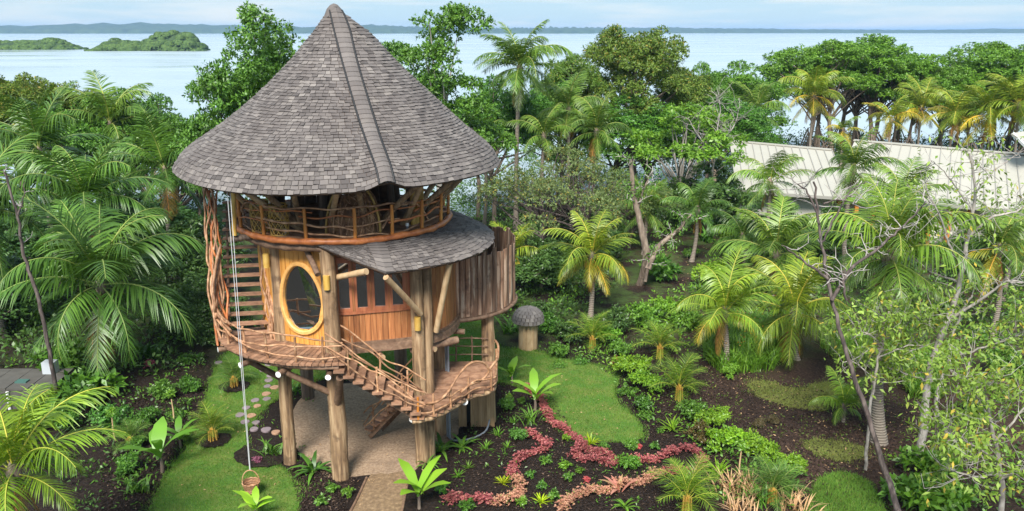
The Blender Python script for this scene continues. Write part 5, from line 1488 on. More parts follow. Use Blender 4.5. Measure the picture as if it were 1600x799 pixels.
# ------------------------------------------------------------------ palms
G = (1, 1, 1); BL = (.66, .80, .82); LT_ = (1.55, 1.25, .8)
P_ = [
 ('tallest coconut palm, its crown above the horizon right of the roof', 812, 108, 60, 4.3, dict(n=26, seed=1, tr=.17)),
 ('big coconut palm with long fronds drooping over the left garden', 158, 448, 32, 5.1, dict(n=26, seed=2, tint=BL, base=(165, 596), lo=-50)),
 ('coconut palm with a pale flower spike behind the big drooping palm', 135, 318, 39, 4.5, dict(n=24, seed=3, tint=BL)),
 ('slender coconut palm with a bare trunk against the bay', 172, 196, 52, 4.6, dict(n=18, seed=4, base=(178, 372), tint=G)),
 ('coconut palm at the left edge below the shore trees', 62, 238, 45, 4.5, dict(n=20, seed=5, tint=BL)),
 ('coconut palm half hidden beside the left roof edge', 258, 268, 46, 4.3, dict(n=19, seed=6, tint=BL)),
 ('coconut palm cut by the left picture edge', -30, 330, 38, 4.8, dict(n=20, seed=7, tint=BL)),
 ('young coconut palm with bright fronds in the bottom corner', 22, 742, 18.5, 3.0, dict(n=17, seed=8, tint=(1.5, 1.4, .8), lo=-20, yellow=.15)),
 ('coconut palm with browning lower fronds under the massive domed tree', 932, 208, 56, 3.4, dict(n=18, seed=9, dead=6)),
 ('coconut palm just right of the tallest palm', 888, 172, 62, 3.6, dict(n=18, seed=10)),
 ('coconut palm leaning out low behind the tallest palm', 755, 222, 60, 3.0, dict(n=14, seed=11)),
 ('small coconut palm at the foot of the tallest palm', 850, 215, 57, 2.8, dict(n=14, seed=12)),
 ('coconut palm left of the tall yellow-tipped palms beyond the metal roof', 1182, 176, 86, 4.2, dict(n=18, seed=13)),
 ('tall coconut palm beyond the near end of the metal roof', 1272, 152, 84, 4.7, dict(n=20, seed=14, base=(1264, 262), yellow=.35, tint=LT_)),
 ('small yellowing palm beyond the metal roof', 1392, 188, 84, 3.2, dict(n=14, seed=15, yellow=.8, tint=LT_)),
 ('tall coconut palm with golden fronds beyond the metal roof', 1440, 172, 84, 4.4, dict(n=20, seed=16, yellow=.5, base=(1433, 262), tint=LT_)),
 ('golden drooping palm right of the tall golden-fronded palm', 1492, 180, 82, 4.0, dict(n=16, seed=17, yellow=.6, tint=LT_)),
 ('broad coconut palm near the right end of the metal roof', 1545, 182, 80, 4.6, dict(n=19, seed=18, yellow=.45, tint=LT_)),
 ('coconut palm at the right picture edge above the roof', 1592, 165, 78, 4.6, dict(n=18, seed=19, tint=LT_)),
 ('low yellow palm in front of the mangrove trunks', 1318, 205, 82, 2.4, dict(n=12, seed=20, yellow=.6)),
 ('upright coconut palm in front of the middle of the metal roof', 1333, 268, 46, 3.3, dict(n=15, seed=21, hi=88)),
 ('coconut palm in front of the metal roof, lower right of the upright one', 1405, 322, 40, 3.0, dict(n=15, seed=22, hi=88)),
 ('coconut palm before the near end of the metal roof', 1203, 288, 50, 3.0, dict(n=15, seed=23)),
 ('coconut palm at the right edge below the metal roof', 1585, 372, 44, 2.6, dict(n=16, seed=24)),
 ('coconut palm with a yellow hanging frond below the metal roof', 1560, 392, 38, 3.2, dict(n=15, seed=25, yellow=.4)),
 ('stout coconut palm with green nuts and a swollen grey trunk', 1390, 405, 27.3, 3.5, dict(n=24, seed=26, base=(1374, 692), nuts=9, tr=.22, tint=(1.1, 1.08, .95))),
 ('coconut palm with orange nuts and yellow lower fronds by the lawn', 925, 402, 41, 3.0, dict(n=20, seed=27, base=(922, 500), nuts=5, yellow=.3, tint=LT_)),
 ('young coconut palm with golden lower frond in the strap leaf bed', 1132, 492, 35, 3.0, dict(n=16, seed=28, base=(1135, 578), yellow=.25, tint=(1.5, 1.35, .9), lo=-15)),
 ('coconut palm between the strap leaf bed and the dead tree', 1240, 492, 36, 3.6, dict(n=19, seed=29, base=(1246, 562), yellow=.25, tint=LT_)),
 ('coconut palm behind the young golden palm', 1212, 400, 45, 4.0, dict(n=20, seed=30, tint=G)),
 ('coconut palm amid the thicket above the strap leaf bed', 1160, 372, 52, 3.0, dict(n=16, seed=31, tint=BL)),
 ('coconut palm sapling on the bare soil beside the moss mats', 1318, 640, 27, 1.7, dict(n=10, seed=32, base=(1318, 660), lo=10, tr=.08, tint=(1.3, 1.3, .8), dead=0)),
 ('small palm behind the stump with the mushroom roof', 800, 395, 46, 2.4, dict(n=14, seed=33, tint=LT_, yellow=.2)),
 ('palm in the thicket under the almond-like bright tree', 1010, 330, 54, 2.8, dict(n=15, seed=34)),
 ('palm near the red bare ground right of the feathery tree', 1090, 330, 52, 2.6, dict(n=15, seed=35, tint=BL)),
]
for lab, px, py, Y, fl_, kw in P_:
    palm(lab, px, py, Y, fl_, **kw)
# clumping garden palms (several stems, feathery fronds)
A_ = [('clumping areca palm on the front lawn in a ring of mulch', 333, 690, 1.25, LT_), ('small areca palm on the lawn nearer the balcony stair', 366, 606, 1.2, G), ('yellow-stemmed areca palm in the bed beside the lawn', 925, 545, 1.6, (1.5, 1.3, .8)),
      ('bushy areca palm spilling over the bed right of the lawn', 1030, 560, 1.7, (1.5, 1.3, .7)), ('areca palm with orange stalks by the pink border', 1060, 625, 1.7, (1.4, 1.25, .7)), ('feathery areca palm in the front corner of the pink border', 1072, 800, 1.5, (1.6, 1.4, .7)),
      ('dark areca palm among the tan plumes', 1205, 785, 1.3, G), ('areca palm in the left bed below the concrete tank', 205, 700, 1.0, G)]
for i, (lab, px, py, s, tn) in enumerate(A_):
    g_ = gp(px, py)
    e_ = empty('areca_palm', g_); tag(e_, lab, 'palm', 'areca palms'); q = random.Random(i + 900)
    for k in range(17):
        t = k / 16; a = k * 2.4; ek = min(E0S, key=lambda z: abs(z - (84 - 62 * t)))
        f = link('frond', FRA[ek], e_); f.location = (.16 * math.cos(a) * t, .16 * math.sin(a) * t, .12 + .35 * s * (1 - .4 * t)); f.rotation_euler = (0, 0, a); sc = s * q.uniform(.65, .95)
        f.scale = (sc, sc * 1.1, sc); v = q.uniform(.85, 1.15); f.color = (tn[0] * v, tn[1] * v, tn[2] * v, 1)
        b_ = MB(); b_.tube([(.2 * math.cos(a) * t, .2 * math.sin(a) * t, -.03), (.16 * math.cos(a) * t, .16 * math.sin(a) * t, .14 + .35 * s * (1 - .4 * t))], .028, 6); b_.build('cane', M['bamboo'], e_, True)

M['leafspray'] = leafmat('spray_leaf', (0.14, 0.24, 0.035), (0.30, 0.42, 0.075), 0.32, 0.5, 0.3, c3=(0.50, 0.38, 0.06))
# ------------------------------------------------------------------ bare and half-bare trees on the right
def bare_tree(label, segs, mat, seed, twigs, twl, rmin=.012, leaf=None, name='bare_tree', cat='tree', leafset=None, nleaf=0, extra=None):
    """segs: list of (points, r0, r1) in world places; the first is the stem"""
    base = Vector(segs[0][0][0]); e_ = empty(name, (base.x, base.y, 0)); tag(e_, label, cat)
    q = random.Random(seed); off = Vector((base.x, base.y, 0)); tips = []
    for i, (pts, r0, r1) in enumerate(segs):
        P = catmull([Vector(p) - off for p in pts], 6); P = [p + Vector((q.uniform(-.03, .03), q.uniform(-.03, .03), q.uniform(-.03, .03))) for p in P]
        b_ = MB(); b_.tube(P, [r0 + (r1 - r0) * j / (len(P) - 1) for j in range(len(P))], 8 if i == 0 else 6)
        b_.build('trunk' if i == 0 else 'limb', M[mat], e_, True); tips += P[len(P) // 3:] if i else P[2 * len(P) // 3:]
    if twigs:
        b_ = MB(); ends = []
        for i in range(twigs):
            p = q.choice(tips); d = Vector((q.gauss(0, 1), q.gauss(0, 1), q.gauss(.5, .6))).normalized(); L_ = twl * q.uniform(.4, 1.1)
            pts = [p]; cur = p
            for k in range(4):
                d = (d + Vector((q.gauss(0, .4), q.gauss(0, .4), q.gauss(.08, .3)))).normalized(); cur = cur + d * L_ / 4; pts.append(cur)
                if q.random() < .55:
                    d2 = (d + Vector((q.gauss(0, .8), q.gauss(0, .8), q.gauss(0, .6)))).normalized(); e2 = cur + d2 * L_ * .35
                    b_.tube([cur, cur + d2 * L_ * .18 + Vector((0, 0, .02)), e2], [rmin, rmin * .8, rmin * .5], 4, cap=False); ends.append(e2)
            b_.tube(pts, [rmin * 1.7, rmin * 1.5, rmin * 1.2, rmin, rmin * .6], 4, cap=False); ends.append(cur)
        o = b_.build('twigs', M['twiggrey'], e_, True); o['kind'] = 'stuff'
        if leaf and nleaf:
            rng = np.random.default_rng(seed); E = np.array([tuple(x) for x in ends]); P = E[rng.integers(0, len(E), nleaf)] + rng.normal(0, .16, (nleaf, 3)) * np.array([1, 1, .55])
            A = unit(rng, nleaf) + np.array([0, 0, -.35]); V = leafquads(P, A, unit(rng, nleaf) + np.array([0, 0, 1.2]), rng.uniform(.14, .25, nleaf), rng.uniform(.055, .10, nleaf))
            link('foliage', npmesh('foliage', V, quads(nleaf), [M[leaf]]), e_)
    return e_
d = lambda px, py, Y: dp(px, py, Y)
b0 = gp(1415, 838)
bare_tree('dark dead tree leaning over the right-hand garden', [([b0, d(1385, 740, 23), d(1352, 640, 23.3), d(1325, 560, 23.5), d(1298, 460, 23.8), d(1283, 370, 24), d(1272, 285, 24)], .105, .03),
    ([d(1300, 470, 23.7), d(1330, 420, 23.9), d(1372, 388, 24.2), d(1408, 356, 24.4), d(1445, 318, 24.6)], .06, .02), ([d(1302, 440, 23.8), d(1262, 412, 23.8), d(1222, 383, 23.8)], .055, .015), ([d(1281, 350, 24), d(1262, 302, 24), d(1240, 285, 24)], .04, .015),
    ([d(1284, 380, 24), d(1310, 330, 24.2), d(1328, 300, 24.3), d(1352, 285, 24.4)], .035, .012), ([d(1285, 320, 24), d(1310, 312, 24), d(1335, 318, 24)], .03, .01), ([d(1322, 470, 23.7), d(1318, 440, 23.7), d(1330, 425, 23.9)], .04, .03)], 'barkdead', 2, 46, .9, name='dead_tree')
b0 = gp(1437, 728)
bare_tree('pale speckled tree with bare crown twigs and a few orange leaves', [([b0, d(1446, 640, 26), d(1452, 580, 26), d(1480, 500, 26), d(1500, 440, 26), d(1512, 370, 26.2), d(1524, 300, 26.3), d(1515, 240, 26.4)], .15, .03),
    ([d(1505, 420, 26), d(1482, 380, 26), d(1470, 340, 26), d(1448, 300, 26)], .05, .015), ([d(1513, 370, 26.2), d(1550, 340, 26), d(1590, 330, 26), d(1630, 300, 26)], .05, .015), ([d(1480, 500, 26), d(1530, 470, 25.6), d(1575, 440, 25.2), d(1610, 445, 25)], .06, .02),
    ([d(1500, 440, 26), d(1460, 428, 26.4), d(1425, 400, 26.8)], .04, .012), ([d(1524, 300, 26.3), d(1560, 262, 26.4), d(1592, 240, 26.4)], .03, .01), ([d(1519, 330, 26.3), d(1480, 275, 26.3), d(1455, 250, 26)], .03, .01)], 'barkpale', 3, 110, 1.6, rmin=.007, leaf='leafspray', nleaf=900, name='speckled_tree')
b0 = gp(1498, 700)
bare_tree('slim pale stem with thin leafy twigs beside the speckled tree', [([b0, d(1462, 640, 26.4), d(1480, 560, 26.4), d(1497, 500, 26.4), d(1520, 460, 26.4)], .08, .03), ([d(1480, 560, 26.4), d(1520, 548, 26), d(1580, 528, 25.6), d(1625, 520, 25.4)], .045, .015), ([d(1470, 600, 26.4), d(1430, 590, 26), d(1390, 575, 26), d(1350, 570, 26)], .04, .012)], 'barkpale', 4, 60, 1.4, rmin=.007, leaf='leafspray', nleaf=1800, name='speckled_tree')
b0 = gp(1352, 735)
bare_tree('leafy sapling with layered light green sprays in front of the stout palm', [([b0, d(1360, 640, 25.2), d(1372, 560, 25.2), d(1395, 500, 25.2)], .06, .03), ([d(1366, 600, 25.2), d(1340, 570, 25), d(1318, 565, 24.8)], .03, .01), ([d(1372, 560, 25.2), d(1420, 540, 25), d(1465, 545, 25)], .03, .01), ([d(1385, 530, 25.2), d(1420, 505, 25), d(1450, 500, 25)], .03, .01), ([d(1380, 540, 25.2), d(1350, 520, 25), d(1330, 530, 24.8)], .03, .01)], 'barkpale', 5, 60, 1.3, rmin=.007, leaf='leafspray', nleaf=2000, name='leafy_sapling')
b0 = gp(1555, 880)
bare_tree('yellow-green leafy tree filling the lower right corner', [([b0, d(1565, 760, 20.5), d(1552, 680, 20.6), d(1540, 620, 20.6)], .09, .04), ([d(1560, 720, 20.5), d(1510, 690, 20.3), d(1470, 660, 20.2)], .04, .012), ([d(1556, 690, 20.5), d(1600, 640, 20.3), d(1640, 610, 20.2)], .04, .012), ([d(1562, 750, 20.5), d(1600, 730, 20.2), d(1650, 700, 20)], .04, .012), ([d(1560, 740, 20.4), d(1520, 745, 20), d(1480, 730, 19.8)], .035, .012), ([d(1550, 660, 20.6), d(1520, 610, 20.4), d(1500, 590, 20.3)], .03, .01)], 'barkpale', 6, 90, 1.5, rmin=.007, leaf='leafspray', nleaf=2800, name='leafy_sapling')
b0 = gp(1105, 322)
bare_tree('grey leafless shrub tree behind the bright upright-leaved tree', [([b0, d(1112, 280, 60), d(1118, 230, 60), d(1122, 195, 60)], .10, .04), ([d(1115, 250, 60), d(1090, 210, 60), d(1075, 185, 60)], .07, .02), ([d(1118, 230, 60), d(1145, 200, 60), d(1155, 170, 60)], .07, .02), ([d(1120, 210, 60), d(1125, 170, 60), d(1120, 155, 60)], .05, .02)], 'twiggrey', 7, 70, 2.0, rmin=.013, name='bare_tree')
b0 = gp(92, 640)
bare_tree('broken dead trunk standing at the left edge', [([b0, d(78, 550, 30), d(60, 470, 30), d(38, 400, 30), d(28, 340, 30), d(8, 268, 30)], .09, .04), ([d(28, 340, 30), d(36, 310, 30), d(38, 285, 30)], .035, .012)], 'barkdead', 8, 10, .6, name='dead_tree')
b0 = gp(1000, 445)
bare_tree('old garden tree with knotted climbing roots beside the shaded lawn', [([b0, d(1010, 400, 46), d(1000, 350, 46), d(990, 300, 46), d(985, 250, 46)], .26, .10), ([d(1012, 420, 45.8), d(1030, 385, 46), d(1060, 360, 46), d(1080, 335, 46)], .2, .08), ([d(1008, 440, 45.6), d(1015, 410, 45.8), d(1025, 395, 46)], .1, .1), ([d(995, 330, 46), d(1008, 290, 46), d(1020, 270, 46)], .08, .03)], 'bark', 9, 40, 1.2, rmin=.02, leaf='leaf', nleaf=1500, name='old_tree')
# epiphyte clump on the left palm
# ------------------------------------------------------------------ undergrowth and beds
def undergrowth(label, pix, mat, dens, H, L, W, seed, k=12, clump=.5, name='undergrowth', cat='undergrowth', up=.7, part_of=None):
    poly = [(p.x, p.y) for p in (gp(*q_) for q_ in pix)]
    P = np.array(poly); rng = np.random.default_rng(seed); lo, hi = P.min(0), P.max(0)
    n = int((hi - lo).prod() * dens); p = rng.uniform(lo, hi, (n, 2)); p = p[inside(p[:, 0], p[:, 1], poly)]
    nz = vnoise(p[:, 0] * clump, p[:, 1] * clump, seed)
    keep = nz + rng.normal(0, .3, len(p)) > -.35; p = p[keep]; nz = nz[keep]
    h = H * np.clip(.55 + .5 * nz + rng.normal(0, .2, len(p)), .2, 1.5)
    m_ = len(p) * k
    B = np.repeat(np.stack([p[:, 0], p[:, 1], np.zeros(len(p))], -1), k, 0); hh = np.repeat(h, k)
    rad = np.repeat(.25 + .25 * h, k)
    dd = unit(rng, m_); dd[:, 2] = np.abs(dd[:, 2])
    Q = B + dd * np.stack([rad, rad, hh], -1) * rng.uniform(.5, 1, (m_, 1))
    A = dd * .7 + unit(rng, m_) * .6 + np.array([0, 0, up - .5])
    V = leafquads(Q, A, dd + np.array([0, 0, .6]) + rng.normal(0, .3, (m_, 3)), L * rng.uniform(.6, 1.3, m_), W * rng.uniform(.7, 1.2, m_), .2)
    V[:, 2] = np.maximum(V[:, 2], .01)
    o = link(name, npmesh(name, V, quads(m_), [M[mat]]))
    return tag(o, label, cat, kind='stuff')
LEFTZ = [(-120, 335), (330, 325), (338, 480), (322, 540), (250, 590), (180, 600), (110, 580), (-120, 585)]
MIDZ = [(690, 312), (1180, 300), (1180, 345), (1060, 352), (985, 372), (960, 440), (905, 505), (868, 530), (845, 490), (780, 500), (740, 470), (700, 440)]
RIGHTZ = [(1160, 300), (1700, 330), (1700, 560), (1490, 585), (1440, 560), (1330, 520), (1240, 505), (1110, 500), (1085, 455), (1120, 400), (1130, 340)]
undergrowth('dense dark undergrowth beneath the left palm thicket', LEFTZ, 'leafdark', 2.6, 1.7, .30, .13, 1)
undergrowth('scattered lighter leafy undergrowth beneath the left palm thicket', LEFTZ, 'leaf', 1.0, 1.5, .26, .11, 2)
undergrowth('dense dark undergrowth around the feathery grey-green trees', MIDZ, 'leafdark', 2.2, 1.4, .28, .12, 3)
undergrowth('scattered leafy undergrowth around the feathery grey-green trees', MIDZ, 'leaf', 1.2, 1.5, .26, .10, 4)
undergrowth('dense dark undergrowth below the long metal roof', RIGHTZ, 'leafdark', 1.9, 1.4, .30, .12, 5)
undergrowth('scattered lighter undergrowth below the long metal roof', RIGHTZ, 'leaf', 1.2, 1.6, .28, .11, 6)
undergrowth('bright sprigs in the undergrowth below the long metal roof', RIGHTZ, 'leafbright', .9, 1.6, .24, .10, 7)
undergrowth('bright sprigs in the growth around the feathery trees', MIDZ, 'leafbright', .7, 1.3, .22, .09, 41)
undergrowth('lighter sprigs beneath the left palm thicket', LEFTZ, 'leafbright', .4, 1.4, .22, .09, 42)
SHORE = [(-200, 268), (700, 250), (1150, 215), (1700, 215), (1700, 250), (1180, 262), (1100, 318), (700, 318), (330, 330), (-200, 335)]
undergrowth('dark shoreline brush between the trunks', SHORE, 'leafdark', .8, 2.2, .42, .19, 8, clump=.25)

BEDZ = [(690, 800), (700, 712), (770, 605), (820, 612), (850, 650), (905, 700), (1000, 705), (1090, 715), (1100, 800)]
undergrowth('small scattered weeds and seedlings over the dark flower bed', BEDZ, 'leaf', 2.0, .26, .13, .05, 31, k=9, clump=1.5)
undergrowth('leafy ground plants along the bed right of the lawn', [(840, 545), (880, 535), (960, 545), (1010, 600), (1050, 650), (1110, 690), (1250, 740), (1270, 800), (1130, 800), (1090, 700), (1020, 665), (975, 625), (960, 575), (900, 560)], 'leaf', 5.0, .8, .19, .08, 32, k=13, clump=1.2)
undergrowth('yellow-green ground plants along the bed right of the lawn', [(880, 535), (960, 530), (1060, 590), (1110, 680), (1250, 730), (1180, 780), (1110, 740), (1040, 670), (985, 620), (975, 590)], 'leafbright', 3.0, .9, .17, .075, 33, k=13, clump=1.4)
undergrowth('mixed green ground plants of the left bed', [(120, 800), (150, 640), (250, 580), (330, 545), (312, 650), (280, 700), (245, 765), (230, 810)], 'leaf', 2.2, .5, .17, .07, 34, k=11, clump=1.2)
undergrowth('dark green ground plants of the left bed', [(0, 800), (60, 650), (250, 575), (325, 545), (312, 640), (280, 690), (200, 800)], 'leafdark', 2.0, .6, .2, .09, 35, k=11, clump=1.1)
undergrowth('tangled green growth in the lower right corner', [(1390, 820), (1400, 700), (1480, 640), (1600, 600), (1700, 640), (1700, 840)], 'leafbright', 3.0, .9, .2, .085, 36, k=12, clump=1.0)
undergrowth('dark growth in the lower right corner', [(1390, 820), (1420, 720), (1500, 620), (1600, 570), (1700, 600), (1700, 840)], 'leafdark', 2.2, .9, .22, .09, 37, k=12, clump=1.0)
undergrowth('thin weeds over the bare soil around the moss mats', [(1080, 560), (1230, 590), (1450, 620), (1450, 740), (1250, 740), (1100, 660)], 'leafolive', 4.5, .16, .11, .04, 38, k=8, clump=1.1)
undergrowth('leafy plants along the log legs and the sand yard edge', [(440, 640), (470, 610), (540, 598), (520, 606), (470, 640), (455, 690), (480, 725), (560, 752), (545, 800), (475, 800), (455, 735), (425, 715)], 'leaf', 3.0, .4, .16, .06, 39, k=10, clump=1.5)
undergrowth('thick middle growth above the strap leaf bed', [(1010, 470), (1090, 440), (1230, 480), (1250, 520), (1110, 510), (1060, 560), (1000, 530)], 'leafbright', 2.4, 1.0, .22, .1, 40, k=12, clump=.8)
# beds of strap leaves with orange flowers
def strap_bed(label, pix, n, seed, H=1.0):
    poly = [(p.x, p.y) for p in (gp(*q_) for q_ in pix)]; P = np.array(poly); rng = np.random.default_rng(seed)
    lo, hi = P.min(0), P.max(0); p = rng.uniform(lo, hi, (n * 3, 2)); p = p[inside(p[:, 0], p[:, 1], poly)][:n]; V = []; F = []; mi = []
    for x, y in p:
        az = rng.uniform(0, 6.28); e = R(rng.uniform(55, 88)); l_ = H * rng.uniform(.6, 1.15); w_ = .022; q_ = np.array([x, y, 0.]); s = np.array([-math.sin(az), math.cos(az), 0]); b = len(V)
        for k in range(4):
            ww = w_ * (.8, 1, .8, .1)[k]; V += [q_ + s * ww, q_ - s * ww]
            q_ = q_ + np.array([math.cos(az) * math.cos(e), math.sin(az) * math.cos(e), math.sin(e)]) * l_ / 3; e -= R(rng.uniform(10, 38))
        for k in range(3): F.append((b + 2 * k, b + 2 * k + 1, b + 2 * k + 3, b + 2 * k + 2)); mi.append(0)
        if rng.random() < .02:
            b = len(V); c = np.array([x, y, H * 1.05]); r_ = .05
            V += [c + [r_, 0, 0], c + [0, r_, .03], c + [-r_, 0, 0], c + [0, -r_, .05]]; F.append((b, b + 1, b + 2, b + 3)); mi.append(1)
    return tag(link('strap_leaf_bed', npmesh('strap_leaf_bed', V, F, [M['leafbright'], M['leaforange']], mi)), label, 'lily bed', kind='stuff')
strap_bed('bed of green strap leaves with small orange flowers under the young golden palm', [(1098, 560), (1108, 520), (1150, 508), (1200, 512), (1222, 545), (1210, 580), (1160, 585), (1125, 585)], 3200, 1, 1.25)
strap_bed('strip of strap leaves behind the stout palm trunk', [(1290, 520), (1340, 535), (1470, 560), (1480, 590), (1400, 590), (1330, 570), (1280, 548)], 1800, 2)
strap_bed('strap leaves at the bare soil edge below the stout palm', [(1410, 600), (1470, 600), (1470, 625), (1420, 622)], 400, 3, .8)

# pink border: low coloured ground cover along winding lines
def border(label, pix, mat, seed, w=.15, n=170, h=.30):
    pts = catmull([gp(*q_) for q_ in pix], 10); rng = np.random.default_rng(seed)
    acc = np.cumsum([0] + [(pts[i + 1] - pts[i]).length for i in range(len(pts) - 1)]); N = int(acc[-1] * n)
    s = rng.uniform(0, acc[-1], N); X = np.interp(s, acc, [p.x for p in pts]); Y = np.interp(s, acc, [p.y for p in pts])
    c = np.stack([X + rng.normal(0, w * .55, N), Y + rng.normal(0, w * .55, N), h * rng.uniform(.25, 1, N) * (.75 + .4 * np.sin(s * 5 + rng.normal(0, .3, N)))], -1)
    k = 6; P = np.repeat(c, k, 0); A = unit(rng, N * k); A[:, 2] = np.abs(A[:, 2]) * .7
    V = leafquads(P, A, unit(rng, N * k) * .5 + np.array([0, 0, 1.]), rng.uniform(.05, .10, N * k), rng.uniform(.03, .055, N * k)); V[:, 2] = np.maximum(V[:, 2], .012)
    return tag(link('coloured_border', npmesh('coloured_border', V, quads(N * k), [M[mat]])), label, 'border', kind='stuff')
border('winding magenta-pink leaf border along the lawn', [(820, 608), (838, 622), (851, 640), (862, 662), (893, 683), (913, 702), (942, 715), (971, 723), (1004, 725), (1042, 715), (1062, 706)], 'leafpink', 1)
border('pink leaf border bulging out at the turn below the lawn', [(908, 700), (900, 715), (918, 722), (960, 728)], 'leafpink', 5, w=.18)
border('magenta hooked leaf border enclosing the dark inner bed', [(816, 683), (838, 688), (856, 696), (852, 706), (829, 711), (808, 724), (799, 741), (806, 752)], 'leafpink', 2)
border('peach-pink leaf border curling towards the path', [(806, 752), (812, 766), (810, 778), (790, 787), (770, 790)], 'leafpeach', 3, w=.19)
border('rosy leaf border at the front edge of the bed', [(770, 789), (740, 784), (716, 781), (700, 790)], 'leafpink', 6, w=.2)
border('pink leaf border rounding the right end of the bed', [(1062, 706), (1092, 712), (1098, 726), (1085, 740), (1060, 742), (1030, 744)], 'leafpink', 7)
border('peach leaf border closing the bed at the front', [(1030, 744), (1000, 756), (961, 765), (926, 774), (900, 778), (884, 790), (880, 805)], 'leafpeach', 4, w=.19)

# dark mulch rings in the lawn
for i, (px, py, r_) in enumerate(((333, 690, .62), (366, 606, .62), (412, 712, 1.0))):
    c = gp(px, py); o, _ = poly_sheet('mulch_ring', None, .075, M['ground'], world_pts=[(c.x + r_ * (1 + .1 * math.sin(k * 2.3)) * math.cos(k * .785), c.y + r_ * (1 + .1 * math.cos(k * 1.7)) * math.sin(k * .785), 0) for k in range(8)]); tag(o, kind='structure')
# bits of bark and dead leaves on the soil
def litter(label, pix, mat, n, seed, L=.09, W=.04):
    poly = [(p.x, p.y) for p in (gp(*q_) for q_ in pix)]; P = np.array(poly); rng = np.random.default_rng(seed); lo, hi = P.min(0), P.max(0)
    p = rng.uniform(lo, hi, (n * 2, 2)); p = p[inside(p[:, 0], p[:, 1], poly)][:n]; m_ = len(p)
    A = unit(rng, m_); A[:, 2] *= .25
    V = leafquads(np.stack([p[:, 0], p[:, 1], rng.uniform(.03, .06, m_)], -1), A, np.tile([0, 0, 1.], (m_, 1)) + rng.normal(0, .3, (m_, 3)), L * rng.uniform(.5, 1.5, m_), W * rng.uniform(.6, 1.4, m_), .05)
    V[:, 2] = np.maximum(V[:, 2], .008)
    return tag(link('leaf_litter', npmesh('leaf_litter', V, quads(m_), [M[mat]])), label, 'leaf litter', kind='stuff')
M['chip'] = leafmat('mulch_chip', (.012, .008, .006), (.042, .027, .020), 0, .9, .2, c3=(.15, .10, .07))
BED = [(700, 800), (690, 720), (770, 600), (850, 600), (905, 690), (1010, 690), (960, 590), (900, 555), (980, 520), (1080, 560), (1230, 600), (1420, 640), (1500, 720), (1400, 800)]
litter('dark bark mulch chips over the flower beds', BED, 'chip', 26000, 1)
litter('dark bark mulch chips over the left beds', [(150, 800), (170, 640), (250, 590), (330, 540), (318, 650), (290, 700), (250, 760), (240, 810)], 'chip', 7000, 2)
litter('dark bark mulch chips before the log legs', [(470, 800), (452, 735), (480, 720), (560, 750), (540, 800)], 'chip', 3000, 4)
litter('few fallen leaves on the lawn by the flower bed', [(790, 560), (930, 580), (960, 640), (990, 680), (900, 680), (840, 610)], 'leaftan', 45, 5, .10, .05)
litter('few fallen leaves on the front lawn', [(250, 800), (300, 690), (340, 600), (390, 690), (460, 780)], 'leaftan', 60, 6, .09, .045)
litter('scattered leaves and twigs on the sand yard and path', [(460, 660), (560, 605), (690, 620), (690, 700), (620, 800), (550, 800), (500, 730)], 'leaftan', 150, 7, .07, .03)
litter('dry fallen leaves over the bare soil on the right', [(1040, 520), (1100, 470), (1000, 400), (1100, 380), (1240, 600), (1450, 640), (1520, 740), (1400, 780), (1200, 700)], 'leaftan', 650, 3, .11, .05)

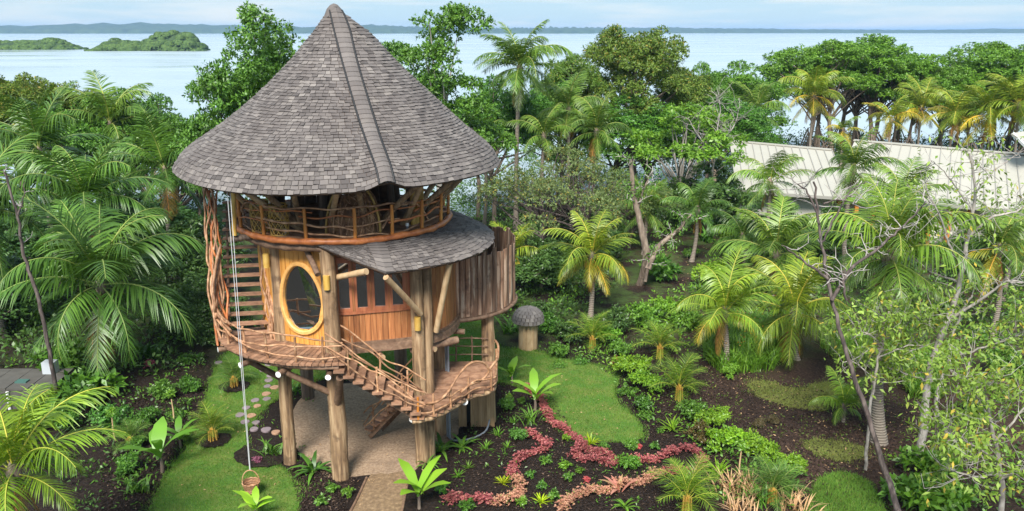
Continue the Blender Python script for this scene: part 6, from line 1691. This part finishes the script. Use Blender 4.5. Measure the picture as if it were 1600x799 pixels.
# ------------------------------------------------------------------ single garden plants
YG = (1.15, 1.05, .8); DK = (.75, .85, .85); PURP = (2.2, .5, 1.6)
GP = [
 ('shrubbright', 'leafy_shrub', 'spreading pale green shrub behind the young golden palm', 'shrub', 1108, 448, 2.0, (1.3, 1.15, .9)),
 ('shrubbright', 'leafy_shrub', 'pale green shrub at the far side of the strap leaf bed', 'shrub', 1178, 462, 2.0, (1.2, 1.1, .9)),
 ('shrubbright', 'leafy_shrub', 'light green shrub in the shaded clearing above the bed', 'shrub', 1045, 500, 1.7, (1, 1, .9)),
 ('shrub', 'leafy_shrub', 'round green shrub right of the coconut palm with orange nuts', 'shrub', 1002, 512, 1.8, (1.1, 1.1, .9)),
 ('shrub', 'leafy_shrub', 'green shrub between the clearing and the golden palm', 'shrub', 1072, 520, 1.5, (1.2, 1.15, .9)),
 ('shrubbroad', 'broadleaf_shrub', 'large-leaved shrub at the foot of the old knotted tree', 'shrub', 1030, 440, 1.8, (.9, 1, .9)),
 ('shrubbroad', 'broadleaf_shrub', 'broad-leaved shrub in front of the concrete tank', 'shrub', 70, 668, 1.3, (.8, .9, .8)),
 ('shrub', 'leafy_shrub', 'green shrub hiding the near corner of the concrete tank', 'shrub', 112, 668, 1.2, (.9, 1, .9)),
 # proto, name, label, category, px, py, scale, tint
 ('paddle', 'banana_plant', 'tall paddle-leaved banana plant in the left bed by the front lawn', 'banana plant', 254, 738, 1.25, (.75, .9, .95)),
 ('paddle', 'banana_plant', 'smaller paddle-leaved plant just behind the tall banana plant', 'banana plant', 282, 700, .75, (.75, .9, .95)),
 ('paddle', 'banana_plant', 'bright paddle-leaved plant at the foot of the brown path', 'banana plant', 655, 795, 1.05, (1.2, 1.2, .9)),
 ('paddle', 'banana_plant', 'slim bright paddle plant behind the start of the pink border', 'banana plant', 836, 642, 1.1, (1.1, 1.15, .9)),
 ('paddle', 'banana_plant', 'small paddle leaves between landing and lawn', 'banana plant', 800, 600, .8, (1.1, 1.15, .9)),
 ('paddle', 'banana_plant', 'pale upright leaf in front of the hanging basket', 'banana plant', 400, 812, .7, (1.7, 1.6, 1.2)),
 ('lily', 'strap_plant', 'arching strap-leaved lily beside the pink border tip', 'lily', 829, 662, .8, G),
 ('spiky', 'spiky_plant', 'spiky plantlet nearest the hose under the landing', 'plantlet', 803, 662, .62, (.8, .95, 1)),
 ('spiky', 'spiky_plant', 'spiky plantlet left of the lily, in open mulch', 'plantlet', 778, 681, .7, (.85, .95, 1)),
 ('spiky', 'spiky_plant', 'spiky plantlet midway between the ferns and the hooked border', 'plantlet', 760, 703, .75, (.85, .95, .9)),
 ('spiky', 'spiky_plant', 'small spiky plantlet in front of the fern clump', 'plantlet', 732, 732, .55, G),
 ('spiky', 'spiky_plant', 'grassy spiky tuft near the path bed corner', 'plantlet', 716, 745, .6, (.8, .95, .8)),
 ('spiky', 'spiky_plant', 'spiky tuft against the hooked border', 'plantlet', 793, 700, .55, (.9, 1, .9)),
 ('dracaena', 'dracaena', 'yellow spiky dracaena at the front of the inner bed', 'dracaena', 845, 786, .55, (2.4, 1.7, .5)),
 ('dracaena', 'dracaena', 'orange-footed dracaena in the mulch right of the lawn', 'dracaena', 1050, 672, .85, YG),
 ('dracaena', 'dracaena', 'light green dracaena above the right end of the pink border', 'dracaena', 1122, 742, .9, (1.3, 1.2, .7)),
 ('dracaena', 'dracaena', 'yellow variegated rosette inside the border turn below the lawn', 'dracaena', 922, 694, .6, (2.2, 1.6, .6)),
 ('dracaena', 'dracaena', 'yellow and green croton between the spiky tufts and border', 'croton', 786, 756, .5, (2.2, 1.4, .5)),
 ('pinkstrap', 'cordyline', 'pink drooping cordyline in the closing border', 'cordyline', 966, 768, 1.0, (1, .8, .9)),
 ('fernish', 'fern', 'dark glossy fern clump before the front leg', 'fern', 490, 738, 1.2, DK),
 ('fernish', 'fern', 'green fern clump in front of the twin log leg', 'fern', 690, 705, 1.15, G),
 ('fernish', 'fern', 'fern at the right of the fern clump, nearer the hose', 'fern', 722, 700, .9, (1.1, 1.1, .9)),
 ('fernish', 'fern', 'small fern at the path edge below the twin leg', 'fern', 668, 728, .75, G),
 ('fernish', 'fern', 'leafy fern in front of the pink strap plant', 'fern', 976, 794, .7, (1.3, 1.25, .8)),
 ('ginger', 'ginger_plant', 'ginger leaves beside the left log leg', 'ginger', 424, 712, .62, G),
 ('ginger', 'ginger_plant', 'ginger clump behind the log legs at the sand edge', 'ginger', 455, 618, .7, DK),
 ('ginger', 'ginger_plant', 'ginger clump at the lawn edge behind the stump', 'ginger', 790, 480, 1.1, G),
 ('ginger', 'ginger_plant', 'glossy ginger clump left of the stump with mushroom roof', 'ginger', 800, 520, .9, DK),
 ('ginger', 'ginger_plant', 'ginger thicket below the almond-like tree', 'ginger', 1105, 378, 1.3, (.8, .95, .9)),
 ('ginger', 'ginger_plant', 'ginger thicket beside the old knotted tree', 'ginger', 1125, 362, 1.3, (.8, .95, .9)),
 ('ginger', 'ginger_plant', 'ginger under the big drooping left palm', 'ginger', 230, 560, 1.0, DK),
 ('ginger', 'ginger_plant', 'ginger at the bottom corner beside the young palm', 'ginger', 215, 770, .6, G),
 ('shrubbroad', 'broadleaf_shrub', 'broad-leaved shrub climbing beside the concrete tank', 'shrub', 118, 640, 1.6, DK),
 ('shrubbroad', 'broadleaf_shrub', 'tall broad-leaved shrub behind the concrete tank', 'shrub', 105, 590, 1.8, G),
 ('shrubbroad', 'broadleaf_shrub', 'philodendron clump at the foot of the dead leaning tree', 'philodendron', 1420, 790, 1.3, (1.1, 1.1, .9)),
 ('shrubbroad', 'broadleaf_shrub', 'philodendron clump around the speckled trunk', 'philodendron', 1448, 745, 1.3, (1.1, 1.1, .8)),
 ('shrubbroad', 'broadleaf_shrub', 'philodendron clump at the bottom right of the dead tree', 'philodendron', 1470, 805, 1.4, (1.2, 1.2, .9)),
 ('shrubbroad', 'broadleaf_shrub', 'large-leaved climber on the left palm trunk', 'shrub', 150, 620, 1.6, (.9, 1, .8)),
 ('shrubbright', 'leafy_shrub', 'bright yellow-green shrub between lawn and areca palms', 'shrub', 985, 590, 1.35, YG),
 ('shrubbright', 'leafy_shrub', 'bright shrub above the lawn corner', 'shrub', 1008, 612, 1.2, (1.1, 1.1, .8)),
 ('shrubbright', 'leafy_shrub', 'rounded bright shrub on the soil right of the pink border', 'shrub', 1112, 672, 1.15, YG),
 ('shrubbright', 'leafy_shrub', 'twin of the rounded bright shrub, a step nearer', 'shrub', 1136, 706, 1.2, (1.2, 1.2, .7)),
 ('shrubbright', 'leafy_shrub', 'loose bright shrub behind the tan plumes', 'shrub', 1185, 722, 1.2, YG),
 ('shrubbright', 'leafy_shrub', 'loose bright shrub right of the tan plumes', 'shrub', 1230, 742, 1.0, YG),
 ('shrubbright', 'leafy_shrub', 'bright shrub at the foot of the young golden palm', 'shrub', 1142, 590, .8, G),
 ('shrubbright', 'leafy_shrub', 'bright shrub in the middle bed behind the lawn edge', 'shrub', 945, 540, 1.3, (.9, 1, .9)),
 ('shrubbright', 'leafy_shrub', 'light green shrub at the shoreline left of the metal roof', 'shrub', 1190, 245, 3.6, G),
 ('shrubbright', 'leafy_shrub', 'pale layered shrub below the palm before the roof end', 'shrub', 1150, 392, 2.4, (1.5, 1.3, 1)),
 ('shrub', 'leafy_shrub', 'green shrub on the lawn edge right of the stump', 'shrub', 868, 560, 1.0, G),
 ('shrub', 'leafy_shrub', 'green shrub in the bed behind the stump', 'shrub', 862, 520, 1.3, DK),
 ('shrub', 'leafy_shrub', 'green shrub between the two areca palms by the lawn', 'shrub', 962, 558, 1.1, G),
 ('shrub', 'leafy_shrub', 'low green shrub along the right lawn edge', 'shrub', 1000, 640, .8, DK),
 ('shrub', 'leafy_shrub', 'green shrub under the orange-stalked areca palm', 'shrub', 1080, 655, 1.1, G),
 ('shrub', 'leafy_shrub', 'leafy shrub left of the round loop in the landing rail bed', 'shrub', 790, 640, .7, (.9, 1, 1)),
 ('shrub', 'leafy_shrub', 'grey-green shrub beside the lily', 'shrub', 808, 690, .65, (1, 1.1, 1.4)),
 ('shrub', 'leafy_shrub', 'leafy shrub inside the right end of the pink border', 'shrub', 980, 736, .75, (1, 1.1, .9)),
 ('shrub', 'leafy_shrub', 'small shrub in the lawn front corner bed', 'shrub', 985, 702, .55, G),
 ('shrub', 'leafy_shrub', 'shrub in the left bed behind the tall banana plant', 'shrub', 228, 668, 1.0, DK),
 ('shrub', 'leafy_shrub', 'shrub in the left bed near the lawn neck', 'shrub', 300, 612, .9, DK),
 ('shrub', 'leafy_shrub', 'shrub in the left bed under the palm fronds', 'shrub', 262, 622, 1.0, G),
 ('shrub', 'leafy_shrub', 'shrub by the bottom edge between banana plant and young palm', 'shrub', 205, 740, .9, (.9, 1, 1)),
 ('shrub', 'leafy_shrub', 'shrub left of the tall banana plant', 'shrub', 214, 705, .7, (.9, 1, 1)),
 ('shrub', 'leafy_shrub', 'tall shrub beside the tank in the left bed', 'shrub', 175, 668, 1.3, (.8, 1, 1.2)),
 ('shrub', 'leafy_shrub', 'shrub at the right picture edge below the hanging yellow frond', 'shrub', 1575, 590, 1.8, G),
 ('shrub', 'leafy_shrub', 'shrub below the slim pale stem', 'shrub', 1520, 650, 1.0, (1.2, 1.1, .8)),
 ('shrub', 'leafy_shrub', 'round dark bush on the shaded lawn by the old tree', 'shrub', 1080, 405, 1.0, G),
 ('shrubdark', 'leafy_shrub', 'dark shrub under the walkway corner', 'shrub', 330, 540, 1.2, G),
 ('shrubdark', 'leafy_shrub', 'dark shrub bed right behind the stump', 'shrub', 842, 505, 1.3, G),
 ('shrubdark', 'leafy_shrub', 'dark shrub left of the coconut palm by the lawn', 'shrub', 885, 535, 1.2, G),
 ('shrubdark', 'leafy_shrub', 'dark shrub right of the coconut palm by the lawn', 'shrub', 965, 520, 1.4, G),
 ('shrubdark', 'leafy_shrub', 'dark red-leaved shrub along the lawn edge bed', 'shrub', 968, 575, .6, (3.0, .6, .9)),
 ('shrubdark', 'leafy_shrub', 'purple feathery shrub on the bare soil', 'shrub', 1188, 668, .40, (1.5, .6, 1.2)),
 ('shrubdark', 'leafy_shrub', 'second purple feathery shrub, right of the first', 'shrub', 1208, 662, .36, (1.5, .6, 1.2)),
 ('shrubdark', 'leafy_shrub', 'purple-stemmed shrub behind the dracaena', 'shrub', 1098, 690, .8, (1.8, .7, 1)),
 ('seedling', 'seedling', 'seedling near the top of the dark inner bed', 'seedling', 851, 727, .95, G),
 ('seedling', 'seedling', 'brighter seedling in the centre of the dark inner bed', 'seedling', 879, 733, .95, (1.4, 1.3, .8)),
 ('seedling', 'seedling', 'seedling by the hooked border inside the dark bed', 'seedling', 829, 746, .75, DK),
 ('seedling', 'seedling', 'seedling right of centre in the dark inner bed', 'seedling', 889, 750, .8, G),
 ('seedling', 'seedling', 'seedling low in the dark inner bed', 'seedling', 848, 766, .8, DK),
 ('seedling', 'seedling', 'seedling above the yellow dracaena', 'seedling', 864, 780, .9, G),
 ('seedling', 'seedling', 'seedling at the right of the inner bed by the red bloom', 'seedling', 903, 740, .7, YG),
 ('seedling', 'seedling', 'seedling in the mulch between lawn and pink border', 'seedling', 946, 703, .8, G),
 ('seedling', 'seedling', 'seedling on the mulch point right of the lawn', 'seedling', 1030, 678, .6, G),
 ('seedling', 'seedling', 'seedling left of the orange-footed dracaena', 'seedling', 1022, 702, .8, DK),
 ('seedling', 'seedling', 'leafy seedling before the front leg', 'seedling', 516, 770, .95, G),
 ('seedling', 'seedling', 'leafy seedling right of the front leg by the path', 'seedling', 545, 775, .9, YG),
 ('seedling', 'seedling', 'leafy seedling at the lawn tip before the legs', 'seedling', 500, 790, .9, G),
 ('seedling', 'seedling', 'seedling by the path right edge', 'seedling', 690, 770, .9, (.8, 1, .9)),
 ('seedling', 'seedling', 'seedling in the front bed beside the rosy border', 'seedling', 728, 800, 1.1, DK),
 ('sprig', 'sprig', 'tall sprig at the front of the inner bed', 'sprig', 815, 792, .9, G),
 ('sprig', 'sprig', 'sprig behind the lily near the lawn', 'sprig', 815, 632, .8, G),
 ('sprig', 'sprig', 'thin sprig between the border turn and the lawn', 'sprig', 884, 690, .7, YG),
 ('sprig', 'sprig', 'sprig at the corner of the closing border', 'sprig', 1058, 760, .9, G),
 ('sprig', 'sprig', 'yellow-flecked sprig under the landing corner', 'sprig', 795, 625, .7, YG),
 ('sprig', 'sprig', 'sprig in the left bed by the lawn bend', 'sprig', 292, 690, .8, YG),
 ('pinksprig', 'red_bloom', 'small red bloom at the right of the dark inner bed', 'flower', 917, 752, .7, (1.25, .8, .8)),
 ('pinksprig', 'red_bloom', 'red-leaved sprig above the pink border', 'flower', 998, 700, .7, (1.2, .8, .8)),
 ('pinksprig', 'red_bloom', 'purple ground plant by the basket lawn', 'flower', 402, 722, .9, (.7, .8, 1.3)),
 ('pinksprig', 'red_bloom', 'magenta ground plant under the left palm', 'flower', 235, 572, 1.3, (.9, .7, 1.2)),
 ('dryplume', 'dry_plume_plant', 'tan dry plume plant behind the light green dracaena', 'plume plant', 1140, 770, 1.0, G),
 ('dryplume', 'dry_plume_plant', 'tall tan dry plume plant beside the first one', 'plume plant', 1172, 775, 1.1, G),
 ('dryplume', 'dry_plume_plant', 'tan dry plume plant at the bottom edge', 'plume plant', 1240, 795, 1.0, G),
 ('dryplume', 'dry_plume_plant', 'tan dry plume plant low beside the dark areca', 'plume plant', 1160, 800, .9, G),
 ('lily', 'strap_plant', 'strap plant with orange blooms behind the tan plumes', 'lily', 1222, 762, 1.0, G),
 ('lily', 'strap_plant', 'strap plant among the tan plumes', 'lily', 1190, 790, .9, (.9, 1, .9)),
 ('ground', 'ground_cover', 'ground cover at the lawn edge in front of the stump', 'ground cover', 872, 572, .8, G),
 ('ground', 'ground_cover', 'ground cover along the far lawn edge', 'ground cover', 905, 566, .9, DK),
 ('ground', 'ground_cover', 'ground cover at the right lawn corner', 'ground cover', 985, 615, .9, G),
 ('ground', 'ground_cover', 'ground cover beside the concave lawn edge', 'ground cover', 1010, 655, .8, G),
 ('ground', 'ground_cover', 'ground cover in the left bed beside stepping stones', 'ground cover', 300, 565, 1.2, DK),
 ('ground', 'ground_cover', 'ground cover in the left bed above the banana plant', 'ground cover', 275, 655, 1.0, G),
]
for (key, name, lab, cat, px, py, s, tn) in GP:
    put(key, name, lab, cat, px, py, s, name.replace('_', ' ') + 's of the garden beds', tn, stem=(.45, .05, 'bark') if name == 'banana_plant' else None)
for i, (px, py, lab) in enumerate(((1155, 745, 'slim sapling with a tuft of light leaves behind the tan plumes'), (272, 660, 'thin sapling stem with a small leaf tuft in the left bed'), (180, 690, 'bare young stem with few leaves in the left bed'))):
    put('sprig', 'sapling', lab, 'sapling', px, py, 1.0, None, G, stem=(.95, .03, 'pole'))
# ------------------------------------------------------------------ sea air
hz = MB(); hz.box((0, 21000, 29), (58000, 44000, 64))
m, n, l, bs = newmat('sea_haze')
n.remove(bs)
pv = n.new('ShaderNodeVolumePrincipled'); pv.inputs['Color'].default_value = (.42, .66, 1.0, 1); pv.inputs['Density'].default_value = 0.00010; pv.inputs['Anisotropy'].default_value = 0.0
l.new(pv.outputs[0], n['Material Output'].inputs['Volume'])
tag(hz.build('haze', m), 'thin blue sea haze over the whole bay', 'haze', kind='stuff')
